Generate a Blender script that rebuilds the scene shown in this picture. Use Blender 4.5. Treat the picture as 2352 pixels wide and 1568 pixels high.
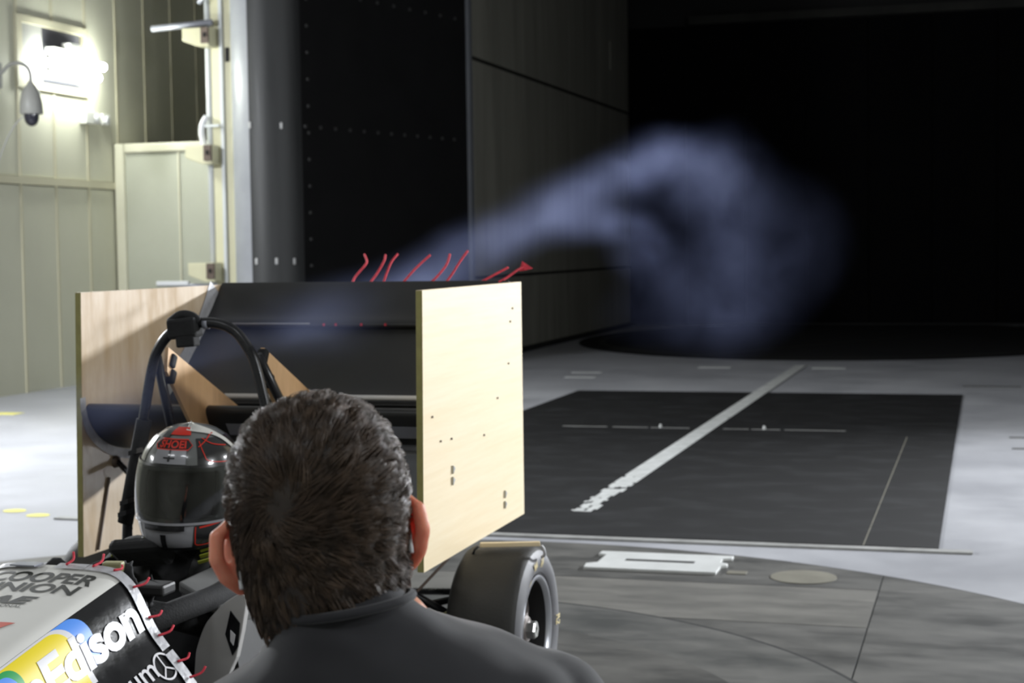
import bpy, bmesh, math, random
import numpy as np
from mathutils import Vector, Matrix, noise
random.seed(7); rng = np.random.default_rng(7)
for o in list(bpy.data.objects): bpy.data.objects.remove(o)
scene = bpy.context.scene; C = scene.collection
PI = math.pi

# ------------------------------------------------------------------ camera, world, exposure
cd = bpy.data.cameras.new('camera'); cam = bpy.data.objects.new('camera', cd); C.objects.link(cam)
cd.sensor_width = 36; cd.lens = 36*3700/2352; cd.clip_start = .05; cd.clip_end = 200
cam.matrix_world = Matrix(((.9593, -.0023, .2822, 0), (.2821, .0594, -.9575, 0), (-.0144, .9982, .0577, 1.30), (0, 0, 0, 1)))
cam.matrix_world = Matrix.Translation((0, 0, 1.30)) @ cam.matrix_world.to_3x3().to_quaternion().normalized().to_matrix().to_4x4()
cd.dof.use_dof = True; cd.dof.focus_distance = 2.2; cd.dof.aperture_fstop = 10.5
scene.camera = cam
w = bpy.data.worlds.new('hall_air'); scene.world = w; w.use_nodes = True
w.node_tree.nodes['Background'].inputs[0].default_value = (.5, .55, .65, 1)
w.node_tree.nodes['Background'].inputs[1].default_value = .01
vs = scene.view_settings
vs.view_transform = 'Standard'; vs.look = 'None'; vs.gamma = 1; vs.use_curve_mapping = False; vs.exposure = 0.0

def area(name, loc, target, sx, sy, power, col=(1, 1, 1)):
    l = bpy.data.lights.new(name, 'AREA'); l.shape = 'RECTANGLE'; l.size = sx; l.size_y = sy; l.energy = power; l.color = col
    o = bpy.data.objects.new(name, l); C.objects.link(o); o.location = loc
    o.rotation_euler = (Vector(target)-Vector(loc)).to_track_quat('-Z', 'Y').to_euler()
    return o
# fluorescent wall lamps of the hall that lie outside the frame (the one in view is built as a fixture below)
COOL = (.93, .96, 1.0)
key = area('wall_lamp_light', (4.70, 14.0, 3.25), (-1.9, 4.6, .7), 1.2, .30, 285, COOL); key.data.spread = math.radians(64)
for y, p in ((8.6, 165), (3.0, 140)):
    area('wall_lamp_light', (4.75, y, 3.2), (-1.9, y-.6, 1.0), 1.4, .35, p, COOL)
for y, p in ((8.4, 640), (2.6, 70)):
    area('wall_lamp_light', (-8.5, y, 3.2), (-1.9, y+.8, .6), 1.4, .35, p, COOL)
for x, y, p in ((-.2, -1.0, 55), (-3.6, -1.0, 45)):
    area('ceiling_lamp_light', (x, y, 5.7), (x, y, 0), 1.6, .5, p, COOL)

# ------------------------------------------------------------------ helpers
ORG = {}
def tag(o, label=None, cat=None, group=None, kind=None):
    if label: o['label'] = label
    if cat: o['category'] = cat
    if group: o['group'] = group
    if kind: o['kind'] = kind
    return o
def thing(name, loc, label, cat, group=None, kind=None):
    o = bpy.data.objects.new(name, None); o.empty_display_size = .1; C.objects.link(o); o.location = loc; ORG[o] = Vector(loc)
    return tag(o, label, cat, group, kind)
class MB:
    """collects shapes in world metres, then links them as one mesh object"""
    def __init__(s): s.v = []; s.f = []; s.m = []
    def add(s, v, f, mi=0):
        b = len(s.v); s.v += [tuple(p) for p in v]; s.f += [tuple(i+b for i in q) for q in f]; s.m += [mi]*len(f); return s
    def box(s, x0, x1, y0, y1, z0, z1, mi=0):
        v = [(x, y, z) for z in (z0, z1) for y in (y0, y1) for x in (x0, x1)]
        return s.add(v, [(0, 2, 3, 1), (4, 5, 7, 6), (0, 1, 5, 4), (2, 6, 7, 3), (0, 4, 6, 2), (1, 3, 7, 5)], mi)
    def obox(s, c, ax, ay, az, hx, hy, hz):
        c, ax, ay, az = map(Vector, (c, ax, ay, az))
        v = [c+ax*hx*i+ay*hy*j+az*hz*k for k in (-1, 1) for j in (-1, 1) for i in (-1, 1)]
        return s.add(v, [(0, 2, 3, 1), (4, 5, 7, 6), (0, 1, 5, 4), (2, 6, 7, 3), (0, 4, 6, 2), (1, 3, 7, 5)])
    def prism(s, poly, ax, a, b):
        """polygon of 2d points extruded along axis ax ('x': (y,z), 'y': (x,z), 'z': (x,y))"""
        def P(p, h): return {'x': (h, p[0], p[1]), 'y': (p[0], h, p[1]), 'z': (p[0], p[1], h)}[ax]
        n = len(poly); v = [P(p, a) for p in poly]+[P(p, b) for p in poly]
        f = [tuple(range(n))[::-1], tuple(range(n, 2*n))]+[(i, (i+1) % n, n+(i+1) % n, n+i) for i in range(n)]
        return s.add(v, f)
    def tube(s, path, r, n=12, cap=True):
        path = [Vector(p) for p in path]; k = len(path); rr = r if isinstance(r, (list, tuple)) else [r]*k
        v = []; f = []; up = None
        for i, p in enumerate(path):
            d = (path[min(i+1, k-1)]-path[max(i-1, 0)]).normalized()
            if up is None: up = Vector((0, 0, 1)) if abs(d.z) < .9 else Vector((1, 0, 0))
            a = d.cross(up).normalized(); b = a.cross(d); up = b
            for j in range(n):
                t = 2*PI*j/n; v.append(p+(a*math.cos(t)+b*math.sin(t))*rr[i])
        for i in range(k-1):
            for j in range(n): f.append((i*n+j, i*n+(j+1) % n, (i+1)*n+(j+1) % n, (i+1)*n+j))
        if cap: f += [tuple(range(n))[::-1], tuple(range((k-1)*n, k*n))]
        return s.add(v, f)
    def lathe(s, prof, c, ax='z', n=32, close=False):
        """profile of (radius, height) turned about an axis through c"""
        c = Vector(c); v = []; f = []; k = len(prof)
        for r, h in prof:
            for j in range(n):
                t = 2*PI*j/n; a, b = r*math.cos(t), r*math.sin(t)
                v.append(c+Vector({'z': (a, b, h), 'x': (h, a, b), 'y': (b, h, a)}[ax]))
        for i in range(k if close else k-1):
            i2 = (i+1) % k
            for j in range(n): f.append((i*n+j, i*n+(j+1) % n, i2*n+(j+1) % n, i2*n+j))
        return s.add(v, f)
    def grid(s, fn, us, vs_, closeu=False):
        v = [fn(u, t) for u in us for t in vs_]; nv = len(vs_); nu = len(us); f = []
        for i in range(nu if closeu else nu-1):
            for j in range(nv-1): f.append((i*nv+j, ((i+1) % nu)*nv+j, ((i+1) % nu)*nv+j+1, i*nv+j+1))
        return s.add(v, f)
    def build(s, name, m, parent=None, smooth=False, bevel=0, label=None, cat=None, group=None, kind=None, origin=None, solid=0, auto=None, fixn=True):
        if parent is not None: org = ORG[parent]
        elif origin is not None: org = Vector(origin)
        else:
            a = np.array(s.v); org = Vector(((a[:, 0].min()+a[:, 0].max())/2, (a[:, 1].min()+a[:, 1].max())/2, a[:, 2].min()))
        me = bpy.data.meshes.new(name); me.from_pydata([(p[0]-org.x, p[1]-org.y, p[2]-org.z) for p in s.v], [], s.f)
        for mm in (m if isinstance(m, (list, tuple)) else [m]): me.materials.append(mm)
        if any(s.m): me.polygons.foreach_set('material_index', s.m)
        if fixn:
            bm = bmesh.new(); bm.from_mesh(me); bmesh.ops.recalc_face_normals(bm, faces=bm.faces); bm.to_mesh(me); bm.free()
        if smooth: me.polygons.foreach_set('use_smooth', [True]*len(me.polygons))
        if smooth and auto: me.set_sharp_from_angle(angle=math.radians(auto))
        o = bpy.data.objects.new(name, me); C.objects.link(o); ORG[o] = org
        if parent is None: o.location = org
        else: o.parent = parent
        if solid:
            k = o.modifiers.new('thickness', 'SOLIDIFY'); k.thickness = abs(solid); k.offset = 1 if solid > 0 else -1
        if bevel:
            k = o.modifiers.new('bevel', 'BEVEL'); k.width = bevel; k.segments = 2; k.limit_method = 'ANGLE'
        return tag(o, label, cat, group, kind)
def copy_tree(o, loc=None, parent=None, label=None):
    c = o.copy(); C.objects.link(c); c.parent = parent
    if loc is not None: c.location = loc
    if label: c['label'] = label
    for ch in list(o.children): copy_tree(ch, None, c)
    return c

# ------------------------------------------------------------------ materials
def pm(name, c1, c2=None, scale=4, rough=.6, rough2=None, bump=0, bscale=60, metal=0, stretch=(1, 1, 1), detail=6, coat=0, lo=.35, hi=.65, spec=.5, sss=0, emit=None, alpha=1, trans=0, sheen=0):
    m = bpy.data.materials.new(name); m.use_nodes = True; nt = m.node_tree; N = nt.nodes; L = nt.links; b = N['Principled BSDF']
    def I(k, v): b.inputs[k].default_value = v
    I('Base Color', (*c1, 1)); I('Roughness', rough); I('Metallic', metal); I('Coat Weight', coat); I('Coat Roughness', .06); I('Specular IOR Level', spec)
    if sss: I('Subsurface Weight', sss); I('Subsurface Radius', (.022, .006, .003)); I('Subsurface Scale', 1.0)
    if emit: I('Emission Color', (*emit[0], 1)); I('Emission Strength', emit[1])
    if alpha < 1: I('Alpha', alpha)
    if trans: I('Transmission Weight', trans)
    if sheen: I('Sheen Weight', sheen); I('Sheen Roughness', .4)
    tc = N.new('ShaderNodeTexCoord'); mp = N.new('ShaderNodeMapping'); mp.inputs['Scale'].default_value = stretch
    L.new(tc.outputs['Object'], mp.inputs[0])
    if c2 or rough2 is not None:
        n = N.new('ShaderNodeTexNoise'); n.inputs['Scale'].default_value = scale; n.inputs['Detail'].default_value = detail; n.inputs['Roughness'].default_value = .62
        L.new(mp.outputs[0], n.inputs['Vector'])
        mr = N.new('ShaderNodeMapRange'); mr.inputs['From Min'].default_value = lo; mr.inputs['From Max'].default_value = hi; L.new(n.outputs['Fac'], mr.inputs['Value'])
        if c2:
            mx = N.new('ShaderNodeMix'); mx.data_type = 'RGBA'; mx.inputs['A'].default_value = (*c1, 1); mx.inputs['B'].default_value = (*c2, 1)
            L.new(mr.outputs[0], mx.inputs['Factor']); L.new(mx.outputs['Result'], b.inputs['Base Color'])
        if rough2 is not None:
            m2 = N.new('ShaderNodeMapRange'); m2.inputs['To Min'].default_value = rough; m2.inputs['To Max'].default_value = rough2
            L.new(mr.outputs[0], m2.inputs['Value']); L.new(m2.outputs[0], b.inputs['Roughness'])
    if bump:
        n2 = N.new('ShaderNodeTexNoise'); n2.inputs['Scale'].default_value = bscale; n2.inputs['Detail'].default_value = 4; L.new(mp.outputs[0], n2.inputs['Vector'])
        bp = N.new('ShaderNodeBump'); bp.inputs['Strength'].default_value = bump; bp.inputs['Distance'].default_value = .01
        L.new(n2.outputs['Fac'], bp.inputs['Height']); L.new(bp.outputs[0], b.inputs['Normal'])
    return m
M = dict(
 floor=pm('painted_concrete', (.33, .335, .36), (.40, .405, .43), 1.3, .42, .6, .04, 40),
 table=pm('turntable_steel', (.055, .055, .052), (.105, .102, .093), 2.2, .5, .75, .05, 60, stretch=(1, 2.2, 1)),
 table_light=pm('turntable_worn_plate', (.115, .112, .103), (.165, .158, .142), 2.4, .5, .7, .05, 60, stretch=(1, 2.2, 1)),
 table_mid=pm('turntable_mid_plate', (.062, .064, .061), (.115, .113, .105), 2.6, .5, .7, .05, 60, stretch=(1, 2, 1)),
 hatch=pm('hatch_cover', (.16, .15, .12), (.20, .19, .15), 5, .6, .7),
 pad=pm('black_floor_mat', (.005, .005, .0055), (.020, .021, .023), 3.0, .8, .95, .1, 30, stretch=(1, 1.5, 1), spec=.25, lo=.48, hi=.85, detail=9),
 pit=pm('dark_floor_disc', (.006, .006, .0065), (.010, .010, .011), 1, .9, spec=.2),
 pitring=pm('dark_floor_ring', (.025, .025, .022), (.035, .035, .03), 2, .8, spec=.2),
 tape_white=pm('white_floor_paint', (.62, .63, .62), (.45, .46, .45), 9, .6, .7, .1, 80),
 tape_grey=pm('grey_floor_strip', (.38, .38, .37), (.25, .25, .24), 6, .6),
 yellow_floor=pm('yellow_floor_paint', (.75, .70, .15), (.65, .6, .2), 9, .6),
 steelplate=pm('white_steel_plate', (.66, .67, .66), (.58, .59, .58), 6, .5),
 black=pm('black_void', (.006, .006, .006), None, rough=.8),
 panel=pm('wall_panel_sage', (.62, .615, .495), (.67, .665, .54), .8, .5, .6),
 batten=pm('wall_batten_cream', (.60, .57, .42), (.64, .61, .46), 2, .5),
 hall=pm('hall_wall_paint', (.40, .40, .34), (.45, .45, .38), .7, .6),
 ceil=pm('hall_ceiling_paint', (.25, .25, .24), (.28, .28, .27), .7, .8),
 cream=pm('cream_paint', (.66, .63, .43), (.70, .67, .47), 3, .4),
 pale=pm('pale_paint', (.66, .68, .70), (.62, .64, .66), 3, .4),
 cab=pm('cabinet_panel_pale', (.46, .47, .38), (.50, .51, .42), 1.4, .5),
 cabframe=pm('cabinet_frame_cream', (.66, .64, .50), (.7, .68, .54), 2, .45),
 brown=pm('bracket_brown', (.11, .08, .06), (.14, .10, .08), 8, .6),
 greysteel=pm('grey_steel_rod', (.30, .31, .36), (.36, .37, .42), 6, .4, metal=.3),
 lipblack=pm('collector_lip_black', (.020, .021, .022), (.027, .028, .029), 3, .45, .55, .05, 20, stretch=(4, 4, .3)),
 liplit=pm('lip_lit_band_pale', (.30, .31, .34), (.34, .35, .38), 3, .4),
 colblack=pm('collector_black', (.008, .008, .0085), (.011, .011, .0115), 2, .9, .95, spec=.15),
 tunwall=pm('tunnel_wall_grey', (.20, .196, .168), (.28, .272, .232), 2.2, .7, .8, .05, 30, stretch=(2, 2, .18)),
 tunedge=pm('tunnel_edge_grey', (.13, .14, .16), (.16, .17, .19), 4, .5),
 tundark=pm('tunnel_far_dark', (.003, .003, .0035), (.0045, .0045, .005), 1, .95, spec=.1),
 tunbeam=pm('tunnel_beam', (.02, .02, .018), (.035, .035, .03), 2, .9),
 rivet=pm('rivet_zinc', (.4, .4, .4), (.5, .5, .5), 20, .4, metal=.4),
 rivetdark=pm('rivet_dark', (.05, .05, .05), (.06, .06, .06), 20, .4),
 tubelight=pm('fluorescent_tube', (.9, .95, .9), emit=((.95, 1.0, .93), 60)),
 white_plastic=pm('white_plastic', (.72, .72, .68), (.68, .68, .64), 5, .4),
 grey_plastic=pm('grey_plastic', (.33, .33, .31), (.37, .37, .35), 5, .45),
 dark_glass=pm('dark_glass', (.03, .03, .045), rough=.12, coat=.5),
 win_glass=pm('window_glass', (.07, .07, .085), (.10, .10, .12), 1.2, .12),
 cable=pm('cable_grey', (.45, .45, .45), rough=.6),
 # car
 ply=pm('plywood_pale', (.80, .68, .47), (.74, .60, .38), 3.2, .45, .55, .03, 90, stretch=(1, .45, 9), detail=8),
 ply_worn=pm('plywood_worn', (.50, .36, .215), (.62, .50, .36), 7, .3, .45, .06, 60, stretch=(1, 2.2, .5), detail=8, coat=.25),
 ply_edge=pm('plywood_edge', (.36, .33, .12), (.30, .27, .10), 30, .6),
 gusset=pm('plywood_gusset', (.82, .53, .30), (.70, .44, .23), 9, .5, stretch=(1, 3, .6)),
 carbon=pm('black_wing_film', (.018, .018, .018), (.028, .028, .027), 5, .35, .5),
 silver=pm('silver_tape', (.48, .48, .50), (.38, .38, .40), 30, .35, .5, .25, 60, metal=.1),
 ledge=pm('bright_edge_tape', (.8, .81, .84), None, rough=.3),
 blacktube=pm('black_tube_paint', (.010, .010, .012), (.016, .016, .018), 20, .25, .35),
 foam=pm('black_foam', (.008, .008, .009), (.014, .014, .015), 40, .85, bump=.15, bscale=200),
 blackplastic=pm('black_bodywork', (.012, .012, .013), (.02, .02, .02), 6, .45, .6),
 liner=pm('cockpit_liner_grey', (.10, .10, .10), (.14, .14, .135), 8, .6),
 sidegrey=pm('side_plate_grey', (.42, .41, .40), (.47, .46, .45), 5, .4),
 nosewhite=pm('nose_white_vinyl', (.70, .69, .65), (.73, .72, .68), 3, .32, .4),
 noseblack=pm('nose_black_vinyl', (.006, .006, .007), (.010, .010, .011), 7, .16, .26, .16, 22, coat=.3),
 ink=pm('print_dark', (.014, .016, .010), rough=.6),
 inkwhite=pm('print_white', (.70, .69, .71), rough=.35),
 inkblue=pm('print_blue', (.10, .30, .85), rough=.35),
 inkyellow=pm('print_yellow', (.85, .68, .03), rough=.35),
 inkgreen=pm('print_green', (.03, .36, .10), rough=.35),
 inkred=pm('print_red', (.60, .10, .06), rough=.5),
 yarn=pm('red_yarn', (.72, .05, .08), (.5, .03, .05), 90, .8, bump=.3, bscale=300),
 rubber=pm('tyre_rubber', (.022, .021, .019), (.034, .033, .030), 9, .55, .75, .08, 120),
 sidewall=pm('tyre_sidewall', (.10, .10, .11), (.14, .14, .15), 9, .5, .65),
 stripe=pm('tyre_orange_stripe', (.55, .10, .05), (.4, .07, .04), 20, .7),
 cream_ink=pm('tyre_cream_print', (.75, .62, .32), (.55, .46, .25), 40, .7),
 rim=pm('rim_alloy', (.20, .175, .165), (.25, .22, .21), 6, .45, metal=.4),
 rimlip=pm('rim_lip_alloy', (.48, .49, .53), None, rough=.3, metal=.6),
 rimdark=pm('rim_barrel_black', (.012, .012, .012), None, rough=.6),
 nut=pm('hub_nut_steel', (.55, .55, .53), (.42, .42, .40), 30, .3, metal=.7),
 olive=pm('olive_arm_paint', (.32, .31, .16), (.38, .36, .2), 20, .5),
 # helmet
 hgrey=pm('helmet_grey', (.15, .155, .15), (.17, .175, .17), 6, .22, coat=.8),
 hsilver=pm('helmet_silver', (.30, .30, .32), (.27, .27, .29), 6, .25, coat=.8),
 hblack=pm('helmet_black', (.015, .015, .016), None, rough=.25, coat=.8),
 hwhite=pm('helmet_white', (.78, .77, .72), None, rough=.3, coat=.5),
 hred=pm('helmet_red', (.62, .03, .015), None, rough=.35),
 suit=pm('driver_suit_black', (.010, .010, .011), (.018, .018, .019), 12, .85, bump=.2, bscale=60, sheen=.1),
 strap=pm('harness_black', (.013, .013, .013), (.02, .02, .02), 60, .7),
 lime=pm('lime_lettering', (.42, .46, .04), (.3, .33, .04), 20, .6),
 # person
 skin=pm('skin', (.68, .31, .20), (.60, .24, .15), 30, .5, bump=.05, bscale=250, sss=.6),
 shirt=pm('black_cotton_shirt', (.015, .015, .018), (.021, .021, .025), 8, .85, bump=.12, bscale=9, sheen=.25),
 trousers=pm('dark_trousers', (.02, .022, .03), (.03, .03, .04), 10, .85),
 hair=pm('brown_hair', (.046, .031, .021), (.110, .072, .046), 60, .30, .42),
 scalp=pm('hair_base', (.022, .016, .012), (.035, .024, .017), 60, .6),
 clearplastic=pm('spectacle_arm', (.8, .8, .82), None, rough=.15),
)
def visor_mat():
    m = bpy.data.materials.new('tinted_visor'); m.use_nodes = True; nt = m.node_tree; N = nt.nodes; L = nt.links
    for n in list(N):
        if n.type != 'OUTPUT_MATERIAL': N.remove(n)
    t = N.new('ShaderNodeBsdfTransparent'); t.inputs[0].default_value = (.55, .56, .56, 1)
    g = N.new('ShaderNodeBsdfGlossy'); g.inputs['Roughness'].default_value = .06
    f = N.new('ShaderNodeFresnel'); f.inputs[0].default_value = 1.75; mx = N.new('ShaderNodeMixShader')
    L.new(f.outputs[0], mx.inputs[0]); L.new(t.outputs[0], mx.inputs[1]); L.new(g.outputs[0], mx.inputs[2])
    L.new(mx.outputs[0], N['Material Output'].inputs[0]); return m
M['visor'] = visor_mat()

# ------------------------------------------------------------------ 2d shapes laid onto surfaces (print, lettering)
def refine(bm, maxlen):
    for _ in range(6):
        es = [e for e in bm.edges if e.calc_length() > maxlen]
        if not es: break
        bmesh.ops.subdivide_edges(bm, edges=es, cuts=1); bmesh.ops.triangulate(bm, faces=bm.faces)
def text2d(txt, size=1, bold=.0, shear=0, space=1):
    cu = bpy.data.curves.new('t', 'FONT'); cu.body = txt; cu.size = size; cu.offset = bold; cu.shear = shear; cu.space_character = space; cu.resolution_u = 4
    o = bpy.data.objects.new('t', cu); C.objects.link(o)
    dg = bpy.context.evaluated_depsgraph_get(); me = bpy.data.meshes.new_from_object(o.evaluated_get(dg))
    v = [tuple(p.co) for p in me.vertices]; f = [tuple(p.vertices) for p in me.polygons]
    bpy.data.objects.remove(o); bpy.data.curves.remove(cu); bpy.data.meshes.remove(me)
    return v, f
def fit(vf, u0, u1, v0, v1):
    v, f = vf; a = np.array(v); lo = a.min(0); hi = a.max(0)
    return [(u0+(p[0]-lo[0])/(hi[0]-lo[0])*(u1-u0), v0+(p[1]-lo[1])/(hi[1]-lo[1])*(v1-v0)) for p in v], f
def decal(name, vf, fn, m, parent, maxlen=.02, **k):
    bm = bmesh.new(); vv = [bm.verts.new((p[0], p[1], 0)) for p in vf[0]]
    for q in vf[1]:
        try: bm.faces.new([vv[i] for i in q])
        except ValueError: pass
    bmesh.ops.remove_doubles(bm, verts=bm.verts, dist=1e-6); bmesh.ops.triangulate(bm, faces=bm.faces); refine(bm, maxlen)
    bm.verts.index_update(); b = MB()
    b.add([fn(v.co.x, v.co.y) for v in bm.verts], [tuple(v.index for v in f.verts) for f in bm.faces]); bm.free()
    return b.build(name, m, parent, smooth=True, **k)
def ribbon2d(path, wd):
    P = [Vector((p[0], p[1])) for p in path]; v = []; n = len(P)
    for i, p in enumerate(P):
        d = (P[min(i+1, n-1)]-P[max(i-1, 0)]).normalized(); q = Vector((-d.y, d.x))*wd/2; v += [tuple(p+q), tuple(p-q)]
    return v, [(2*i, 2*i+1, 2*i+3, 2*i+2) for i in range(n-1)]
def catpath(pts, n=6):
    out = []; k = len(pts)
    for i in range(k-1):
        p = [Vector(pts[j]) for j in (max(i-1, 0), i, i+1, min(i+2, k-1))]
        for s in range(n):
            u = s/n; out.append(.5*(2*p[1]+(p[2]-p[0])*u+(2*p[0]-5*p[1]+4*p[2]-p[3])*u*u+(3*p[1]-p[0]-3*p[2]+p[3])*u**3))
    out.append(Vector(pts[-1])); return out

# ================================================================== the hall
MB().box(-8.9, 5.1, -5.2, 30, -.12, 0).build('floor', M['floor'], kind='structure', label='pale grey painted concrete floor of the test hall')
MB().box(-9, 5.2, -5.3, 17.6, 6.0, 6.2).build('ceiling', M['ceil'], kind='structure')
MB().box(4.92, 5.1, -5.2, 17.6, 0, 6).build('wall_right', M['hall'], kind='structure')
MB().box(-8.9, 5.1, -5.3, -5.1, 0, 6).build('wall_back', M['hall'], kind='structure')
# left wall: plain stretch nearer than the frame, then single panels with battens over the seams
wl = MB().box(-8.90, -8.755, -5.2, 17.5, 0, 6).build('wall_left', M['hall'], kind='structure', label='sage green panelled wall of the hall')
WX = -8.72
def panel(y0, y1, z0, z1): MB().box(-8.76, WX, y0+.008, y1-.008, z0, z1).build('panel', M['panel'], wl)
ys = [4.9+.6*k for k in range(21)]
for a, b in zip(ys, ys[1:]+[17.5]):
    if 13.29 <= a and b <= 14.51:
        panel(a, b, 2.05, 2.92); panel(a, b, 3.53, 6)
    else: panel(a, b, 2.05, 6)
    panel(a, b, .0, 1.96)
for a in ys:
    if 13.35 < a < 14.45:
        MB().box(WX, WX+.012, a-.017, a+.017, 0, 2.88).build('batten', M['batten'], wl); MB().box(WX, WX+.012, a-.017, a+.017, 3.56, 6).build('batten', M['batten'], wl)
    else: MB().box(WX, WX+.012, a-.017, a+.017, 0, 6).build('batten', M['batten'], wl)
MB().box(-8.76, WX+.025, 4.9, 15.0, 1.97, 2.045).build('rail', M['batten'], wl, label='cream horizontal rail across the panels')
wn = MB().box(-8.76, -8.735, 13.33, 14.47, 2.93, 3.52).build('window_1', M['win_glass'], kind='structure', label='small dark window behind the tube lamp')
MB().box(-8.735, WX+.03, 13.27, 14.53, 3.49, 3.56).build('window_frame', M['batten'], wn); MB().box(-8.735, WX+.03, 13.27, 14.53, 2.88, 2.95).build('window_frame', M['batten'], wn)
MB().box(-8.735, WX+.03, 14.44, 14.53, 2.95, 3.49).build('window_frame', M['batten'], wn); MB().box(-8.735, WX+.03, 13.27, 13.36, 2.95, 3.49).build('window_frame', M['batten'], wn)
MB().box(-8.735, WX+.01, 13.36, 13.72, 2.95, 3.49).build('blank_panel', M['grey_plastic'], wn)
MB().box(-8.9, -5.7, 17.5, 17.7, 0, 6).build('wall_end', M['hall'], kind='structure', label='end wall of the hall beside the collector')
MB().box(-8.70, -8.60, 17.38, 17.5, 0, 6).build('trim_1', M['batten'], kind='structure')
MB().box(1.9, 5.1, 17.5, 17.7, 0, 6).build('wall_end_right', M['hall'], kind='structure')

# fluorescent lamp on the left wall
lp = thing('wall_lamp', (-8.70, 14.12, 3.0), 'twin-tube fluorescent lamp glowing on the panelled wall', 'lamp')
MB().box(-8.70, -8.60, 13.75, 14.35, 3.24, 3.30).build('housing', M['white_plastic'], lp, bevel=.006)
MB().box(-8.66, -8.56, 13.98, 14.16, 3.225, 3.36).build('ballast', M['white_plastic'], lp, bevel=.006)
for z, y0, y1 in ((3.185, 13.60, 14.60), (3.065, 13.60, 14.50)):
    MB().tube([(-8.56, y0, z), (-8.56, y0+.02, z), (-8.56, y1-.02, z), (-8.56, y1, z)], [.02, .043, .043, .02], 16).build('tube', M['tubelight'], lp, smooth=True)
    for y in (y0-.012, y1+.012):
        MB().tube([(-8.56, y-.016, z), (-8.56, y+.016, z)], .022, 10).build('tube_socket', M['white_plastic'], lp)
MB().box(-8.69, -8.64, 13.7, 14.4, 2.99, 3.02).build('reflector', M['grey_plastic'], lp)
# dome camera on a gooseneck
dc = thing('dome_camera', (-8.72, 12.87, 2.47), 'grey dome security camera hanging from a gooseneck arm', 'camera')
cx, cy = -8.30, 12.87
MB().lathe([(.0, 2.87), (.022, 2.868), (.03, 2.85), (.058, 2.82), (.084, 2.76), (.100, 2.68), (.105, 2.585), (.098, 2.575), (.0, 2.575)], (cx, cy, 0)).build('housing', M['grey_plastic'], dc, smooth=True, auto=40)
MB().lathe([(.066, 2.575), (.066, 2.54), (.06, 2.51), (.045, 2.485), (.02, 2.468), (0, 2.465)], (cx, cy, 0)).build('dome', M['dark_glass'], dc, smooth=True)
MB().tube(catpath([(cx, cy, 2.86), (cx, cy, 2.93), (cx-.03, cy, 3.0), (cx-.11, cy, 3.04), (cx-.21, cy, 3.03), (cx-.29, cy, 2.97), (cx-.36, cy, 2.95)]), .017, 10).build('gooseneck', M['grey_plastic'], dc, smooth=True)
MB().box(-8.72, -8.64, cy-.08, cy+.08, 2.83, 3.06).build('wall_mount', M['grey_plastic'], dc, bevel=.008)
MB().tube(catpath([(cx-.03, cy, 2.60), (cx-.16, cy-.05, 2.46), (cx-.30, cy-.06, 2.2), (cx-.39, cy-.06, 1.9), (cx-.41, cy-.06, 1.5)]), .006, 6).build('cable', M['cable'], dc)
# emergency light
em = thing('emergency_light', (-8.72, 14.62, 2.60), 'small white emergency light box with two lamp heads', 'light')
MB().box(-8.72, -8.64, 14.36, 14.53, 2.61, 2.745).build('box', M['white_plastic'], em, bevel=.01)
for y in (14.60, 14.80):
    MB().box(-8.72, -8.67, y-.06, y+.09, 2.62, 2.735).build('lamp_head', M['white_plastic'], em, bevel=.012)
    MB().lathe([(.0, 0), (.04, 0), (.045, .012), (.03, .02), (0, .022)], (-8.67, y, 2.67), 'x', 16).build('lens', M['ledge'], em, smooth=True)
# tall cabinet
cb = thing('tall_cabinet', (-8.1, 15.3, 0), 'tall pale cabinet with cream frame against the panelled wall', 'cabinet')
MB().box(-8.60, -7.40, 15.02, 15.55, 0, 2.36).build('door_panel', M['cab'], cb)
MB().box(-8.70, -8.59, 14.98, 15.56, 0, 2.44).build('frame_post', M['cabframe'], cb, bevel=.015); MB().box(-8.585, -7.40, 14.98, 15.56, 2.345, 2.44).build('frame_rail', M['cabframe'], cb, bevel=.015)
MB().box(-7.985, -7.965, 15.005, 15.02, 0, 2.345).build('seam_strip', M['cabframe'], cb)
# cream column with hinge brackets next to the collector lip
col = thing('steel_column', (-7.37, 14.8, 0), 'cream steel column with bolted brackets beside the black collector', 'column')
MB().tube([(-7.487, 14.78, 0), (-7.487, 14.78, 6)], .032, 12).build('pipe', M['pale'], col, smooth=True)
MB().box(-7.448, -7.350, 14.76, 14.90, 0, 6).build('channel', M['cream'], col); MB().box(-7.346, -7.312, 14.73, 14.90, 0, 6).build('flange', M['pale'], col); MB().box(-7.308, -7.235, 14.77, 14.90, 0, 6).build('channel', M['cream'], col)
for z in (3.335, 2.18, 1.01):
    b = MB().prism([(-7.66, z+.19), (-7.66, z+.07), (-7.62, z+.05), (-7.48, z), (-7.37, z), (-7.37, z+.19)], 'y', 14.56, 14.74).build('bracket', M['cream'], col, bevel=.008)
    MB().box(-7.445, -7.36, 14.53, 14.558, z+.03, z+.185).build('end_block', M['brown'], b, bevel=.004); MB().box(-7.41, -7.385, 14.515, 14.53, z+.09, z+.13).build('bolt', M['black'], b)
MB().tube([(-8.02, 14.62, 3.545), (-7.36, 14.62, 3.575)], .032, 10).build('rod', M['greysteel'], col, smooth=True)
MB().tube([(-8.04, 14.62, .985), (-7.36, 14.62, .97)], .02, 10).build('rod', M['greysteel'], col, smooth=True)
MB().box(-8.04, -7.68, 14.59, 14.65, .975, 1.02).build('rod_sleeve', M['ledge'], col, bevel=.01)
MB().tube([(-7.50, 14.62, 3.77), (-7.36, 14.62, 3.90), (-7.25, 14.62, 3.96)], .025, 10).build('conduit', M['greysteel'], col, smooth=True)
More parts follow.
